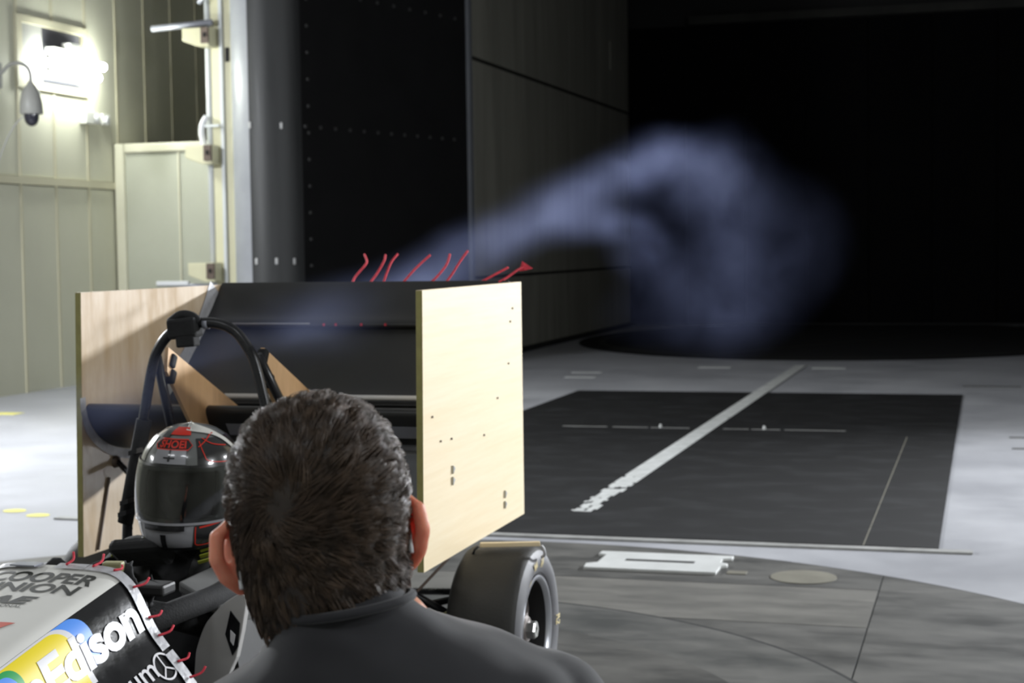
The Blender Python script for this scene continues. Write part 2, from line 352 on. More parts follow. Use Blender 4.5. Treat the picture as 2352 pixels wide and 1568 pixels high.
MB().tube(catpath([(-7.51, 14.70, 2.36), (-7.53, 14.68, 2.48), (-7.52, 14.68, 2.58), (-7.48, 14.70, 2.66)]), .032, 10).build('junction_elbow', M['ledge'], col, smooth=True)
MB().box(-7.49, -7.33, 14.66, 14.69, 2.55, 2.575).build('strut', M['pale'], col)
MB().box(-7.29, -7.25, 14.755, 14.77, 3.20, 3.34).build('cover_plate', M['black'], col)

# collector: black flared panel with rounded lip, then the tunnel
A = (-5.60, 17.48); dx, dy = -math.sin(.272), -math.cos(.272); B = (A[0]+dx*3, A[1]+dy*3); nx, ny = .963, -.269; r = .38
cc = (B[0]-nx*r, B[1]-ny*r)
clt = thing('collector', (-6.3, 15.6, 0), 'black flared collector wall with rounded lip at the tunnel mouth', 'collector')
def lip(mir):
    a0 = math.atan2(ny, nx); pts = []
    for i in range(25):
        a = a0-math.radians(225)*i/24; pts.append((cc[0]+r*math.cos(a), cc[1]+r*math.sin(a)))
    inner = [(cc[0]+(p[0]-cc[0])*.94, cc[1]+(p[1]-cc[1])*.94) for p in pts]
    q = pts+inner[::-1]
    return [(-3.8-p[0], p[1]) for p in q] if mir else q
def wallpoly(mir):
    q = [A, B, (B[0]-nx*.05, B[1]-ny*.05), (A[0]-nx*.05, A[1]-ny*.05)]
    return [(-3.8-p[0], p[1]) for p in q] if mir else q
MB().prism(wallpoly(0), 'z', 0, 5.6).build('flare_panel', M['colblack'], clt)
MB().prism(lip(0), 'z', 0, 5.6).build('rounded_lip', M['lipblack'], clt, smooth=True, auto=50)
_l = lip(0)
MB().prism([(cc[0]+(p[0]-cc[0])*1.006, cc[1]+(p[1]-cc[1])*1.006) for p in _l[9:25]]+[(cc[0]+(p[0]-cc[0])*1.0005, cc[1]+(p[1]-cc[1])*1.0005) for p in _l[9:25]][::-1], 'z', 0, 5.6).build('lip_lit_strip', M['liplit'], clt, smooth=True, auto=50, label='pale strip on the back of the lip for its lamp-lit band')  # lamp-lit band of the lip put into the strip's pale colour
def on_lip(deg, z, off=.004):
    a = math.atan2(ny, nx)-math.radians(deg); return Vector((cc[0]+(r+off)*math.cos(a), cc[1]+(r+off)*math.sin(a), z)), Vector((math.cos(a), math.sin(a), 0))
for deg, z in ((77, 1.21), (47, 1.21), (20, 1.205), (83, 2.525), (36, 2.515)):
    p, n = on_lip(deg, z); t = Vector((-n.y, n.x, 0))
    MB().obox(p, t, n, (0, 0, 1), .014, .006, .032).build('rivet_pair', M['rivet'], clt, bevel=.006)
def rivrow(L0, L1, z, n):
    for i in range(n):
        L = L0+(L1-L0)*i/(n-1)
        MB().obox((A[0]+dx*L+nx*.006, A[1]+dy*L+ny*.006, z), (dx, dy, 0), (nx, ny, 0), (0, 0, 1), .016, .006, .016).build('rivet', M['rivetdark'], clt)
rivrow(.35, 2.95, 2.52, 12); rivrow(.3, 2.6, 3.86, 9)
for k in range(13): MB().obox((A[0]+dx*2.9+nx*.006, A[1]+dy*2.9+ny*.006, .9+.26*k), (dx, dy, 0), (nx, ny, 0), (0, 0, 1), .014, .006, .014).build('rivet', M['rivetdark'], clt)
MB().box(-5.66, -5.58, 17.40, 17.495, 0, 5.6).build('edge_post', M['tunedge'], clt)
clr = thing('collector', (2.5, 15.6, 0), 'black flared collector wall on the far right of the tunnel mouth', 'collector')
MB().prism(wallpoly(1), 'z', 0, 5.6).build('flare_panel', M['colblack'], clr); MB().prism(lip(1), 'z', 0, 5.6).build('rounded_lip', M['lipblack'], clr, smooth=True, auto=50)
# tunnel side wall in panels with dark gaps
tw = MB().box(-5.85, -5.70, 17.5, 26.2, 0, 5.6).build('wall_tunnel_left', M['black'], kind='structure', label='grey panelled side wall of the dark tunnel')
for z0, z1 in ((0.06, .95), (.985, 3.45), (3.495, 5.6)):
    for y0, y1 in ((17.53, 20.84), (20.85, 24.02), (24.03, 26.0)):
        if z0 > 3 and y0 > 24:
            for a, b, c, d in ((y0, 24.62, z0, z1), (24.74, y1, z0, z1), (24.62, 24.74, z0, 4.05), (24.62, 24.74, 4.49, z1)): MB().box(-5.70, -5.62, a, b, c, d).build('panel', M['tunwall'], tw)
        else: MB().box(-5.70, -5.62, y0, y1, z0, z1).build('panel', M['tunwall'], tw)
tr = MB().box(1.82, 2.0, 17.5, 26.2, 0, 5.6).build('wall_tunnel_right', M['tundark'], kind='structure')
tf = MB().box(-5.85, 2.0, 26.12, 26.3, 0, 5.6).build('wall_tunnel_end', M['black'], kind='structure', label='black end wall of the tunnel')
xs = [-5.62, -4.69]+[-3.72+.97*k for k in range(6)]+[1.82]
for a, b in zip(xs, xs[1:]): MB().box(a+.015, b-.015, 26.04, 26.12, .05, 4.84).build('panel', M['tundark'], tf)
MB().box(-4.6, 1.8, 25.9, 26.05, 4.85, 4.98).build('beam', M['tunbeam'], tf)
MB().box(-5.85, 2.0, 17.4, 26.3, 5.6, 5.75).build('ceiling_tunnel', M['tundark'], kind='structure')
MB().box(-8.9, 5.1, 17.38, 17.5, 5.6, 6.0).build('wall_header', M['tundark'], kind='structure')
MB().box(-5.66, -5.56, 17.5, 26.0, 0.001, .05).build('baseboard_tunnel', M['black'], kind='structure')

# ------------------------------------------------------------------ floor fittings
def disc(cx, cy, rx, ry, n=96): return [(cx+rx*math.cos(2*PI*i/n), cy+ry*math.sin(2*PI*i/n)) for i in range(n)]
def clip(poly, x0, x1, y0, y1):
    for ax, v, sg in ((0, x0, 1), (0, x1, -1), (1, y0, 1), (1, y1, -1)):
        out = []
        for p, q in zip(poly, poly[1:]+poly[:1]):
            a, b = sg*(p[ax]-v), sg*(q[ax]-v)
            if a >= 0: out.append(p)
            if a*b < 0:
                t = a/(a-b); out.append((p[0]+(q[0]-p[0])*t, p[1]+(q[1]-p[1])*t))
        poly = out
    return poly
TC = (-1.9, 3.93)
tt = thing('turntable', (TC[0], TC[1], 0), 'large round dark steel turntable under the race car', 'turntable')
MB().prism(disc(*TC, 2.9, 2.9), 'z', 0, .0008).build('base_disc', M['black'], tt)
D = disc(*TC, 2.885, 2.885, 160)
for x0, x1, y0, y1, m in ((-6, -.385, 6.11, 8, 'table'), (-6, -.385, 5.50, 6.104, 'table_light'), (-6, -.385, 0, 5.494, 'table'), (-.379, 2, 0, 8, 'table')):
    MB().prism(clip(D, x0, x1, y0, y1), 'z', .0008, .003).build('plate', M[m], tt)
MB().prism(disc(*TC, 1.75, 1.75, 128), 'z', .003, .004).build('inner_disc', M['table_mid'], tt)
MB().prism(disc(*TC, 1.40, 1.40, 128), 'z', .004, .005).build('inner_disc', M['table'], tt)
MB().lathe([(1.752, .0028), (1.765, .0028), (1.765, .0036), (1.752, .0036)], (*TC, 0), 'z', 96, True).build('seam_ring', M['black'], tt)
MB().prism(disc(-.68, 6.285, .128, .128, 40), 'z', .003, .006).build('hatch', M['hatch'], tt, label='round lighter hatch cover')
MB().box(-.985, -.905, 6.285, 6.345, .003, .006).build('small_plate', M['hatch'], tt, bevel=.002)
pl = thing('floor_plate', (-1.28, 6.42, .003), 'white rectangular steel plate with a slot lying on the turntable', 'plate')
wp = [(-1.555, 6.25), (-1.02, 6.25), (-1.02, 6.38), (-1.0, 6.40), (-1.0, 6.44), (-1.035, 6.46), (-1.035, 6.53), (-1.0, 6.55), (-1.0, 6.60), (-1.56, 6.60), (-1.56, 6.54), (-1.525, 6.53), (-1.525, 6.36), (-1.565, 6.33)]
MB().prism(wp, 'z', .003, .015).build('plate', M['steelplate'], pl, bevel=.002); MB().box(-1.42, -1.135, 6.41, 6.445, .0145, .0162).build('slot', M['black'], pl)
MB().box(-3.55, -.19, 7.0, 14.15, 0, .006).build('floor_mat', M['pad'], label='large black rectangular mat with a white centre line', cat='mat')
MB().box(-4.4, -.05, 6.905, 6.965, 0, .009).build('edge_strip', M['tape_grey'], label='narrow grey metal strip along the near edge of the black mat', cat='strip')
MB().box(-.506, -.501, 7.0, 11.0, .0055, .0068).build('seam_line', M['hatch'], label='thin pale seam line running along the black mat', cat='line')
# worn white centre line
b = MB(); cl = .12; ny_ = 420
for i in range(ny_):
    y0 = 7.62+i*(17.4-7.62)/ny_; y1 = y0+(17.4-7.62)/ny_; wear = max(0, min(1, (9.6-y0)/1.6))
    for j in range(8):
        x0 = -1.965+cl*j/8; x1 = x0+cl/8
        nn = noise.noise((x0*26, y0*9, 3)); edge = 1 if j in (0, 7) else 0
        if nn*.5+.5 < .40*wear+.16*edge: continue
        b.box(x0+.002, x1+.002, y0, y1, .004, .0078)
b.build('centre_line', M['tape_white'], label='worn white centre line painted along the tunnel floor', cat='line', fixn=False)
cl2 = thing('cross_line', (-1.95, 11.29, .006), 'thin pale cross line with two dots across the black mat', 'line')
for x0, x1 in ((-2.95, -2.62), (-2.58, -2.32), (-2.3, -2.02), (-1.78, -1.6), (-1.58, -1.38), (-1.35, -.93)):
    MB().box(x0, x1, 11.275, 11.298, .0058, .0074).build('dash', M['tape_grey'], cl2)
for x in (-2.229, -1.491): MB().lathe([(0, .034), (.006, .033), (.010, .026), (.012, .006)], (x, 11.287, 0), 'z', 16).build('peg', M['tape_white'], cl2, smooth=True)
pt = thing('floor_disc', (-1.9, 22.45, 0), 'large dark round floor disc at the end of the tunnel', 'disc')
MB().prism(disc(-1.9, 22.45, 3.55, 4.3), 'z', 0, .010).build('disc', M['pit'], pt)
bb = MB(); N_ = 96
for i in range(N_):
    a0 = 2*PI*i/N_; a1 = 2*PI*(i+1)/N_
    q = [(-1.9+3.3*k*math.cos(a), 22.45+4.0*k*math.sin(a), .0115) for a in (a0, a1) for k in (.97, 1.0)]
    bb.add(q, [(0, 1, 3, 2)])
bb.build('ring', M['pitring'], pt)
MB().add([(-3.33, 18.64, .013), (-3.25, 18.62, .013), (.60, 25.7, .013), (.52, 25.72, .013)], [(0, 1, 2, 3)]).build('track', M['pitring'], pt)
g = 'short painted dashes on the floor beside the mat'
for x, y, wd, dp, lb in ((.32, 11.1, .34, .05, 'dark dash mark on the pale floor right of the mat, farther of two'), (.31, 10.5, .30, .05, 'dark dash mark on the pale floor right of the mat, nearer of two'), (.05, 15.0, .5, .08, 'dark dash mark on the far floor at the right')):
    MB().box(x-wd/2, x+wd/2, y, y+dp, 0, .003).build('floor_mark', M['table'], label=lb, cat='mark', group=g)
for x, y, lb in ((-3.9, 15.6, 'pale dash on the far floor left of the mat, nearer of two'), (-3.98, 16.2, 'pale dash on the far floor left of the mat, farther of two')):
    MB().box(x-.16, x+.16, y, y+.12, 0, .003).build('floor_mark', M['tape_white'], label=lb, cat='mark', group=g)
for x, lb in ((-2.75, 'pale mark beside the far end of the white line, left'), (-1.55, 'pale mark beside the far end of the white line, right')):
    MB().box(x-.2, x+.15, 17.0, 17.2, 0, .003).build('floor_mark', M['tape_white'], label=lb, cat='mark', group=g)
MB().box(-8.35, -7.62, 11.42, 11.58, 0, .003).build('floor_mark', M['yellow_floor'], label='yellow painted line on the floor by the panelled wall', cat='mark')
for x, y, lb in ((-4.55, 7.0, 'yellow paint spot on the floor, nearest the left plywood plate'), (-4.75, 7.1, 'yellow paint spot on the floor, middle of three'), (-5.0, 6.62, 'yellow paint spot on the floor, leftmost of three')):
    MB().prism(disc(x, y, .06, .05, 14), 'z', 0, .003).build('floor_spot', M['yellow_floor'], label=lb, cat='mark')
MB().box(-6.1, -5.2, 7.35, 7.43, 0, .004).build('floor_seam', M['tape_grey'], label='grey seam strip on the bright floor left of the car', cat='strip')

SCREWS = [(4.755, 1.111), (4.73, 1.072), (4.704, 0.945), (4.585, 0.85), (3.993, 0.855), (4.148, 0.779), (4.057, 0.783), (4.445, 0.755)]
BOLTS = [(4.155, 0.694), (4.153, 0.663), (4.647, 0.552), (4.645, 0.52)]
TUFTS = [[(-1.944, 4.787, 1.178), (-1.941, 4.817, 1.211), (-1.917, 4.847, 1.249), (-1.924, 4.877, 1.263), (-1.943, 4.907, 1.282)], [(-1.892, 4.787, 1.178), (-1.87, 4.817, 1.216), (-1.854, 4.847, 1.258), (-1.859, 4.877, 1.279)], [(-1.839, 4.787, 1.177), (-1.832, 4.817, 1.224), (-1.827, 4.847, 1.258), (-1.817, 4.877, 1.282)], [(-1.781, 4.787, 1.177), (-1.748, 4.817, 1.223), (-1.729, 4.847, 1.25), (-1.706, 4.877, 1.277)], [(-1.694, 4.787, 1.176), (-1.665, 4.817, 1.208), (-1.642, 4.847, 1.246), (-1.64, 4.877, 1.279)], [(-1.635, 4.787, 1.179), (-1.615, 4.817, 1.215), (-1.597, 4.847, 1.255), (-1.58, 4.877, 1.289)], [(-1.543, 4.787, 1.178), (-1.509, 4.817, 1.196), (-1.475, 4.847, 1.217), (-1.447, 4.877, 1.235)], [(-1.45, 4.787, 1.191), (-1.431, 4.817, 1.206), (-1.407, 4.847, 1.227), (-1.398, 4.877, 1.235)]]
def catpath_2(pts): return [(p.x, p.y) for p in catpath([Vector((a, b, 0)) for a, b in pts], 4)]
prof_open = catpath_2

# ================================================================== the race car
car = thing('race_car', (-1.9, 3.3, 0), 'open-wheel student race car with plywood-plated rear wing and printed nose', 'race car')
# --- nose bodywork (surface used again for the print on it)
NSEC = [(0, .632), (.08, .631), (.134, .625), (.160, .610), (.179, .588), (.199, .551), (.222, .506), (.257, .462), (.306, .402), (.345, .33), (.36, .2)]
NT = [0]
for a_, b_ in zip(NSEC, NSEC[1:]): NT.append(NT[-1]+math.hypot(b_[0]-a_[0], b_[1]-a_[1]))
def cat1(p, u): return .5*(2*p[1]+(p[2]-p[0])*u+(2*p[0]-5*p[1]+4*p[2]-p[3])*u*u+(3*p[1]-p[0]-3*p[2]+p[3])*u**3)
def nsec(t):
    s = 1 if t >= 0 else -1; t = min(abs(t), NT[-1]-1e-6); i = 0
    while NT[i+1] < t: i += 1
    u = (t-NT[i])/(NT[i+1]-NT[i])
    P = [NSEC[i-1] if i > 0 else (-NSEC[1][0], NSEC[1][1]), NSEC[i], NSEC[i+1], NSEC[min(len(NSEC)-1, i+2)]]
    return s*cat1([p[0] for p in P], u), cat1([p[1] for p in P], u)
def nose_raw(Y, t):
    o, z = nsec(t); d = 3.0-Y; wd = 1-.06*d-.16*d**3; zz = z-.165*d; k = max(0, d-.2)
    return Vector((-1.9+o*wd, Y, .2+(zz-.2)*(1-.25*k*k)))
def nose(Y, t, off=0):
    p = nose_raw(Y, t)
    if off:
        e = 1e-3; du = nose_raw(Y+e, t)-nose_raw(Y-e, t); dv = nose_raw(Y, t+e)-nose_raw(Y, t-e); p = p+du.cross(dv).normalized()*-off
    return p
_n = (nose(2.9, 0, .01)-nose(2.9, 0)).z; SG = 1 if _n > 0 else -1
YS = [3.0-.02*i for i in range(65)]
nb = MB().grid(lambda u, v: nose(u, v), YS, [-.16+.01*i for i in range(33)]).build('nose_top', M['nosewhite'], car, smooth=True, solid=0)
for s in (1, -1):
    MB().grid(lambda u, v: nose(u, s*v), YS, [.16+.01*i for i in range(51)]).build('nose_side', M['noseblack'], car, smooth=True)
tip = MB(); end = [nose(YS[-1], -.66+.03*i) for i in range(45)]; tip.add(end+[Vector((-1.9, YS[-1]-.12, .28))], [(i, i+1, 45) for i in range(44)]); tip.build('nose_tip', M['noseblack'], car, smooth=True)
pr = lambda off: (lambda u, v: nose(u, v, SG*off))
top = lambda off: (lambda u, v: nose(v, u, SG*off))
def lay(name, vf, off, m, ml=.012): return decal(name, vf, pr(off), m, nb, ml)
# lettering on the white top: u = across, v = along
decal('lettering', fit(text2d('COOPER', bold=.028, shear=.0), -.115, .127, 2.902, 2.957), top(.0012), M['ink'], nb, .012)
decal('lettering', fit(text2d('UNION', bold=.028), -.105, .116, 2.848, 2.896), top(.0012), M['ink'], nb, .012)
decal('lettering', fit(text2d('SAE', bold=.05, shear=.25), -.085, .062, 2.785, 2.826), top(.0012), M['ink'], nb, .012)
decal('lettering', fit(text2d('INTERNATIONAL'), -.085, .052, 2.768, 2.780), top(.0012), M['ink'], nb, .012)
decal('print', ([(.088, 2.70), (.02, 2.695), (.0, 2.63), (.062, 2.655)], [(0, 1, 2, 3)]), top(.0012), M['inkred'], nb, .012)
# coloured logo and lettering on the black side: u = along, v = down the side
def pill(u0, u1, v0, v1, rr):
    pts = [(u0, v1), (u0, v0)]+[(u1-rr+rr*math.sin(a), v0+rr-rr*math.cos(a)) for a in [PI/2*i/10 for i in range(11)]]+[(u1, v1)]
    return pts, [tuple(range(len(pts)))]
lay('print', pill(2.60, 2.812, .161, .272, .05), .0006, M['inkblue'])
lay('print', pill(2.50, 2.765, .161, .30, .06), .0010, M['inkwhite'])
lay('print', pill(2.40, 2.748, .166, .34, .055), .0014, M['inkyellow'])
lay('print', pill(2.30, 2.582, .170, .34, .04), .0018, M['inkgreen'])
lay('print', pill(2.28, 2.566, .180, .34, .035), .0022, M['inkblue'])
def flip(vf): return [(p[0], -p[1]) for p in vf[0]], vf[1]
lay('lettering', flip(fit(text2d('SunEdison', bold=.035, space=.95), 2.44, 2.968, -.276, -.194)), .0026, M['inkwhite'], .008)
lay('lettering', flip(fit(text2d('sum', bold=.01), 2.80, 2.925, -.372, -.338)), .0026, M['inkwhite'], .008)
lay('emblem', ribbon2d([(2.953+.030*math.cos(a), .362+.030*math.sin(a)) for a in [2*PI*i/28 for i in range(29)]], .0045), .0026, M['inkwhite'])
lay('emblem', ribbon2d([(2.953, .334), (2.953, .365), (2.932, .383)], .004), .0026, M['inkwhite']); lay('emblem', ribbon2d([(2.953, .365), (2.977, .382)], .004), .0026, M['inkwhite'])
# tape along the rear edge, in strips
for t0, t1 in ((-.20, -.03), (.0, .07), (.072, .335), (.343, .60)):
    n_ = max(3, int((t1-t0)/.012)); MB().grid(lambda u, v: nose(u, v, SG*(.0045+.0008*noise.noise((u*30, v*40, 1)))), [2.974, 2.982, 2.992, 3.004], [t0+(t1-t0)*i/n_ for i in range(n_+1)]).build('edge_tape', M['silver'], car, smooth=True)
for t, du, dw in ((.022, .022, .020), (.085, .036, .016), (.135, .022, .003), (.188, .030, .020), (.258, .028, .012), (.303, .030, .020), (.372, .026, .012), (.412, .018, .030), (.47, .022, .02)):
    p = nose(2.99, t, SG*.007); q = nose(3.0, t, SG*(.007+dw)); q.y += du; mid = (p+q)/2+Vector((.006, .004, -.003))
    MB().tube(catpath([p, mid, q], 4), .0026, 7).build('yarn_tuft', M['yarn'], car, smooth=True)
MB().box(-2.0, -1.94, 2.965, 2.998, .634, .637).build('edge_tape', M['greysteel'], car)
# --- tub, cockpit
for s in (-1, 1):
    X = lambda o: -1.9+s*o
    MB().add([(X(.285), 3.23, .49), (X(.29), 4.30, .47), (X(.31), 4.30, .09), (X(.34), 3.23, .09), (X(.265), 3.23, .49), (X(.27), 4.30, .47), (X(.29), 4.30, .09), (X(.32), 3.23, .09)],
             [(0, 1, 2, 3), (4, 5, 6, 7), (0, 1, 5, 4), (3, 2, 6, 7), (0, 3, 7, 4), (1, 2, 6, 5)]).build('cockpit_side', M['blackplastic'], car)
    MB().add([(X(.15), 3.24, .555), (X(.15), 3.95, .57), (X(.30), 3.95, .50), (X(.30), 3.24, .48), (X(.15), 3.24, .53), (X(.15), 3.95, .54), (X(.29), 3.95, .475), (X(.29), 3.24, .455)],
             [(0, 1, 2, 3), (4, 7, 6, 5), (0, 3, 7, 4), (1, 5, 6, 2), (0, 4, 5, 1), (3, 2, 6, 7)]).build('cockpit_rim', M['liner'] if s > 0 else M['foam'], car, bevel=.006)
MB().box(-2.2, -1.6, 1.9, 4.3, .07, .09).build('floor_pan', M['blackplastic'], car)
MB().prism([(3.95, .09), (3.99, .09), (3.90, .62), (3.86, .62)], 'x', -2.15, -1.65).build('firewall', M['blackplastic'], car)
MB().prism([(3.62, .10), (3.70, .12), (3.82, .62), (3.74, .62)], 'x', -2.08, -1.72).build('seat', M['foam'], car, bevel=.02)
MB().box(-2.10, -1.70, 4.0, 4.50, .12, .52).build('engine_block', M['blackplastic'], car, bevel=.03)
MB().box(-2.05, -1.75, 4.05, 4.40, .52, .66).build('intake_box', M['liner'], car, bevel=.03)
sw = MB().tube([(-1.9+.125*math.cos(a), 3.12+.025*math.sin(a), .505+.085*math.sin(a)) for a in [2*PI*i/32 for i in range(33)]], .014, 10, False).build('steering_wheel', M['foam'], car, smooth=True)
MB().box(-1.95, -1.85, 3.08, 3.12, .47, .545).build('hub_pad', M['blackplastic'], sw, bevel=.008)
MB().box(-1.775, -1.70, 3.08, 3.14, .555, .58).build('switch_box', M['blackplastic'], car, bevel=.006)
MB().obox((-1.83, 3.10, .612), (1, .2, 0), (-.2, 1, 0), (0, 0, 1), .022, .012, .012).build('wire_plug', M['olive'], car, bevel=.004)
MB().tube(catpath([(-1.735, 3.05, .50), (-1.69, 3.16, .515), (-1.665, 3.32, .52), (-1.665, 3.6, .535)], 4), .027, 14).build('side_bar', M['foam'], car, smooth=True)
sp = MB().prism(catpath_2([(-1.70, .28), (-1.692, .38), (-1.685, .42), (-1.664, .47), (-1.635, .503), (-1.609, .526), (-1.575, .546)])+[(-1.566, .54), (-1.563, .522), (-1.575, .46), (-1.59, .40), (-1.603, .375), (-1.64, .28)], 'y', 3.20, 3.222).build('side_plate', M['sidegrey'], car, label='light grey curved side plate with a small black emblem', bevel=.002)
MB().prism([(-1.614, .452), (-1.600, .505), (-1.578, .478), (-1.584, .425), (-1.598, .405)], 'y', 3.197, 3.2).build('emblem', M['noseblack'], sp); MB().prism([(-1.601, .438), (-1.600, .462), (-1.589, .452), (-1.594, .428)], 'y', 3.195, 3.1985).build('emblem', M['inkwhite'], sp)
# --- roll hoop
HP = [(-2.16, .12), (-2.14, .586), (-2.105, .775), (-2.083, .877), (-2.055, 1.005), (-2.030, 1.060), (-1.990, 1.098), (-1.935, 1.116), (-1.868, 1.116), (-1.822, 1.098), (-1.790, 1.062), (-1.766, 1.015), (-1.737, .894), (-1.700, .72), (-1.66, .55), (-1.64, .12)]
MB().tube(catpath([(x, 3.70, z) for x, z in HP], 5), .0135, 14).build('roll_hoop', M['blacktube'], car, smooth=True)
MB().tube([(-2.140, 3.69, .60), (-2.080, 3.695, .868)], .0205, 14).build('hoop_padding', M['foam'], car, smooth=True)
for z in (.63, .66, .79): MB().obox((-2.118+.22*(z-.66), 3.665, z), (1, 0, .3), (0, 1, 0), (0, 0, 1), .012, .018, .006).build('hoop_tab', M['blacktube'], car)
MB().tube([(-1.905, 3.70, 1.116), (-1.892, 3.70, 1.116)], .0145, 14).build('hoop_band', M['greysteel'], car, smooth=True)
cl_ = MB().obox((-1.955, 3.69, 1.105), (1, 0, .1), (0, 1, 0), (-.1, 0, 1), .040, .024, .026).build('hoop_clamp', M['foam'], car, bevel=.008)
MB().obox((-1.945, 3.685, 1.075), (1, 0, .08), (0, 1, 0), (-.08, 0, 1), .026, .018, .018).build('camera_mount', M['foam'], cl_, bevel=.005)
MB().tube(catpath([(-1.995, 3.69, 1.118), (-1.965, 3.69, 1.137), (-1.935, 3.69, 1.134), (-1.915, 3.69, 1.118)]), .013, 10).build('clamp_strap', M['foam'], cl_, smooth=True)
MB().tube([(-2.048, 3.71, 1.035), (-2.06, 3.80, .838), (-2.07, 3.93, .42)], .0125, 12).build('hoop_brace', M['blacktube'], car, smooth=True)
MB().tube([(-2.045, 3.74, 1.0), (-2.055, 3.90, .855), (-2.06, 4.05, .66)], .0075, 10).build('hoop_brace', M['blacktube'], car, smooth=True)
MB().tube([(-1.762, 3.71, 1.035), (-1.742, 3.80, .905), (-1.72, 4.05, .52)], .0125, 12).build('hoop_brace', M['blacktube'], car, smooth=True)
# --- rear wing
def prof(pts, n=5):
    q = [Vector((p[0], p[1])) for p in pts]; k = len(q); out = []
    for i in range(k):
        P = [q[(i+j-1) % k] for j in range(4)]
        for s_ in range(n):
            u = s_/n; out.append((cat1([p.x for p in P], u), cat1([p.y for p in P], u)))
    return out
mainp = prof([(3.945, .872), (3.948, .850), (3.975, .81), (4.03, .77), (4.12, .738), (4.28, .72), (4.42, .735), (4.515, .775), (4.46, .778), (4.28, .785), (4.1, .825), (4.0, .868), (3.965, .880)])
midp = prof([(4.398, .838), (4.405, .853), (4.46, .887), (4.55, .957), (4.68, 1.062), (4.685, 1.058), (4.60, .94), (4.52, .862), (4.44, .826)])
flapp = prof([(4.652, 1.064), (4.662, 1.078), (4.70, 1.105), (4.785, 1.188), (4.79, 1.184), (4.745, 1.105), (4.70, 1.068), (4.665, 1.055)])
for nm, P in (('wing_main_plane', mainp), ('wing_middle_element', midp), ('wing_flap', flapp)):
    MB().prism(P, 'x', -2.399, -1.419).build(nm, M['carbon'], car, smooth=True, auto=35)
MB().tube([(-2.20, 4.396, .864), (-1.42, 4.396, .864)], .0078, 8).build('wing_tape_glint_strip', M['ledge'], car, smooth=True)
MB().tube([(-2.31, 4.650, 1.069), (-2.03, 4.650, 1.069)], .0030, 8).build('wing_tape_glint_strip', M['greysteel'], car, smooth=True)  # thin pale strip standing in for the highlight along the flap's leading edge
MB().prism([(3.962, .832), (3.985, .800), (3.981, .798), (3.957, .831)], 'x', -1.98, -1.42).build('wing_tape_glint_strip', M['greysteel'], car)
MB().prism([(4.02, .776), (4.05, .760), (4.047, .757), (4.016, .772)], 'x', -1.98, -1.42).build('wing_tape_glint_strip', M['greysteel'], car)
for x in (-1.93, -1.885): MB().box(x, x+.006, 3.958, 3.968, .80, .86).build('tape_tab', M['silver'], car)
# end plates
plate = [(3.935, 1.190), (4.86, 1.190), (4.86, .457), (3.91, .457)]
rp = MB().prism(plate, 'x', -1.418, -1.400).build('wing_end_plate', M['ply'], car, label='pale cream plywood end plate with screws')
MB().prism([(3.934, 1.189), (3.9345, 1.189), (3.9095, .458), (3.909, .458)], 'x', -1.4175, -1.4005).build('plate_edge', M['ply_edge'], rp)
lpate = MB().prism(plate, 'x', -2.418, -2.400).build('wing_end_plate', M['ply_worn'], car, label='worn brown plywood end plate')
MB().prism([(3.934, 1.189), (3.9345, 1.189), (3.9095, .458), (3.909, .458)], 'x', -2.4175, -2.4005).build('plate_edge', M['ply_edge'], lpate)
for y, z in SCREWS: MB().lathe([(0, .004), (.0035, .0035), (.0026, .001), (.0026, 0)], (-1.4, y, z), 'x', 10).build('screw', M['brown'], rp, smooth=True)
for y, z in BOLTS:
    MB().prism([(y-.008, z-.012), (y+.012, z+.002), (y-.006, z+.012)], 'x', -1.4, -1.394).build('bolt', M['nut'], rp, bevel=.001)
# silver tape sealing elements to the worn plate (inner face)
def ribbon3(path, wd, x): 
    P = [Vector((p[0], p[1])) for p in path]; v = []
    for i, p in enumerate(P):
        d = (P[min(i+1, len(P)-1)]-P[max(i-1, 0)]).normalized(); q = Vector((-d.y, d.x))*wd/2
        v += [(x+.001*noise.noise((p.x*40, p.y*40, 0)), *(p+q)), (x, *(p-q))]
    return MB().add(v, [(2*i, 2*i+1, 2*i+3, 2*i+2) for i in range(len(P)-1)])
ribbon3(prof_open([(4.735, 1.186), (4.695, 1.13), (4.635, 1.06), (4.555, .985), (4.47, .925), (4.40, .88)]), .065, -2.3975).build('seal_tape', M['silver'], lpate, smooth=True)
ribbon3(prof_open([(3.925, .90), (3.93, .855), (3.955, .805), (4.02, .757), (4.12, .722), (4.28, .705), (4.42, .715)]), .028, -2.3975).build('seal_tape', M['silver'], lpate, smooth=True)
MB().tube([(-2.396, 4.05, .66), (-2.396, 3.98, .465)], .004, 6).build('strut_wire', M['brown'], lpate)
MB().lathe([(0, .012), (.016, .01), (.018, 0)], (-2.4, 4.09, .70), 'x', 14).build('bolt_head', M['brown'], lpate, smooth=True)
MB().tube([(-2.39, 4.09, .70), (-2.33, 4.05, .67)], .008, 8).build('strut_end', M['blacktube'], lpate, smooth=True)
# plywood gussets between hoop and wing
gp = [(3.745, 1.052), (4.14, .862), (4.05, .866), (3.965, .80), (3.90, .80), (3.84, .865), (3.735, .99)]
for x, ties in ((-2.037, ((3.765, 1.015), (3.76, .975))), (-1.766, ((3.745, 1.03), (3.775, .965)))):
    g_ = MB().prism(gp, 'x', x-.005, x+.005).build('wing_gusset', M['gusset'], car)
    for y, z in ties: MB().obox((x, y, z), (1, 0, 0), (0, .9, -.5), (0, .5, .9), .013, .012, .018).build('tie_wrap', M['foam'], g_, bevel=.006)
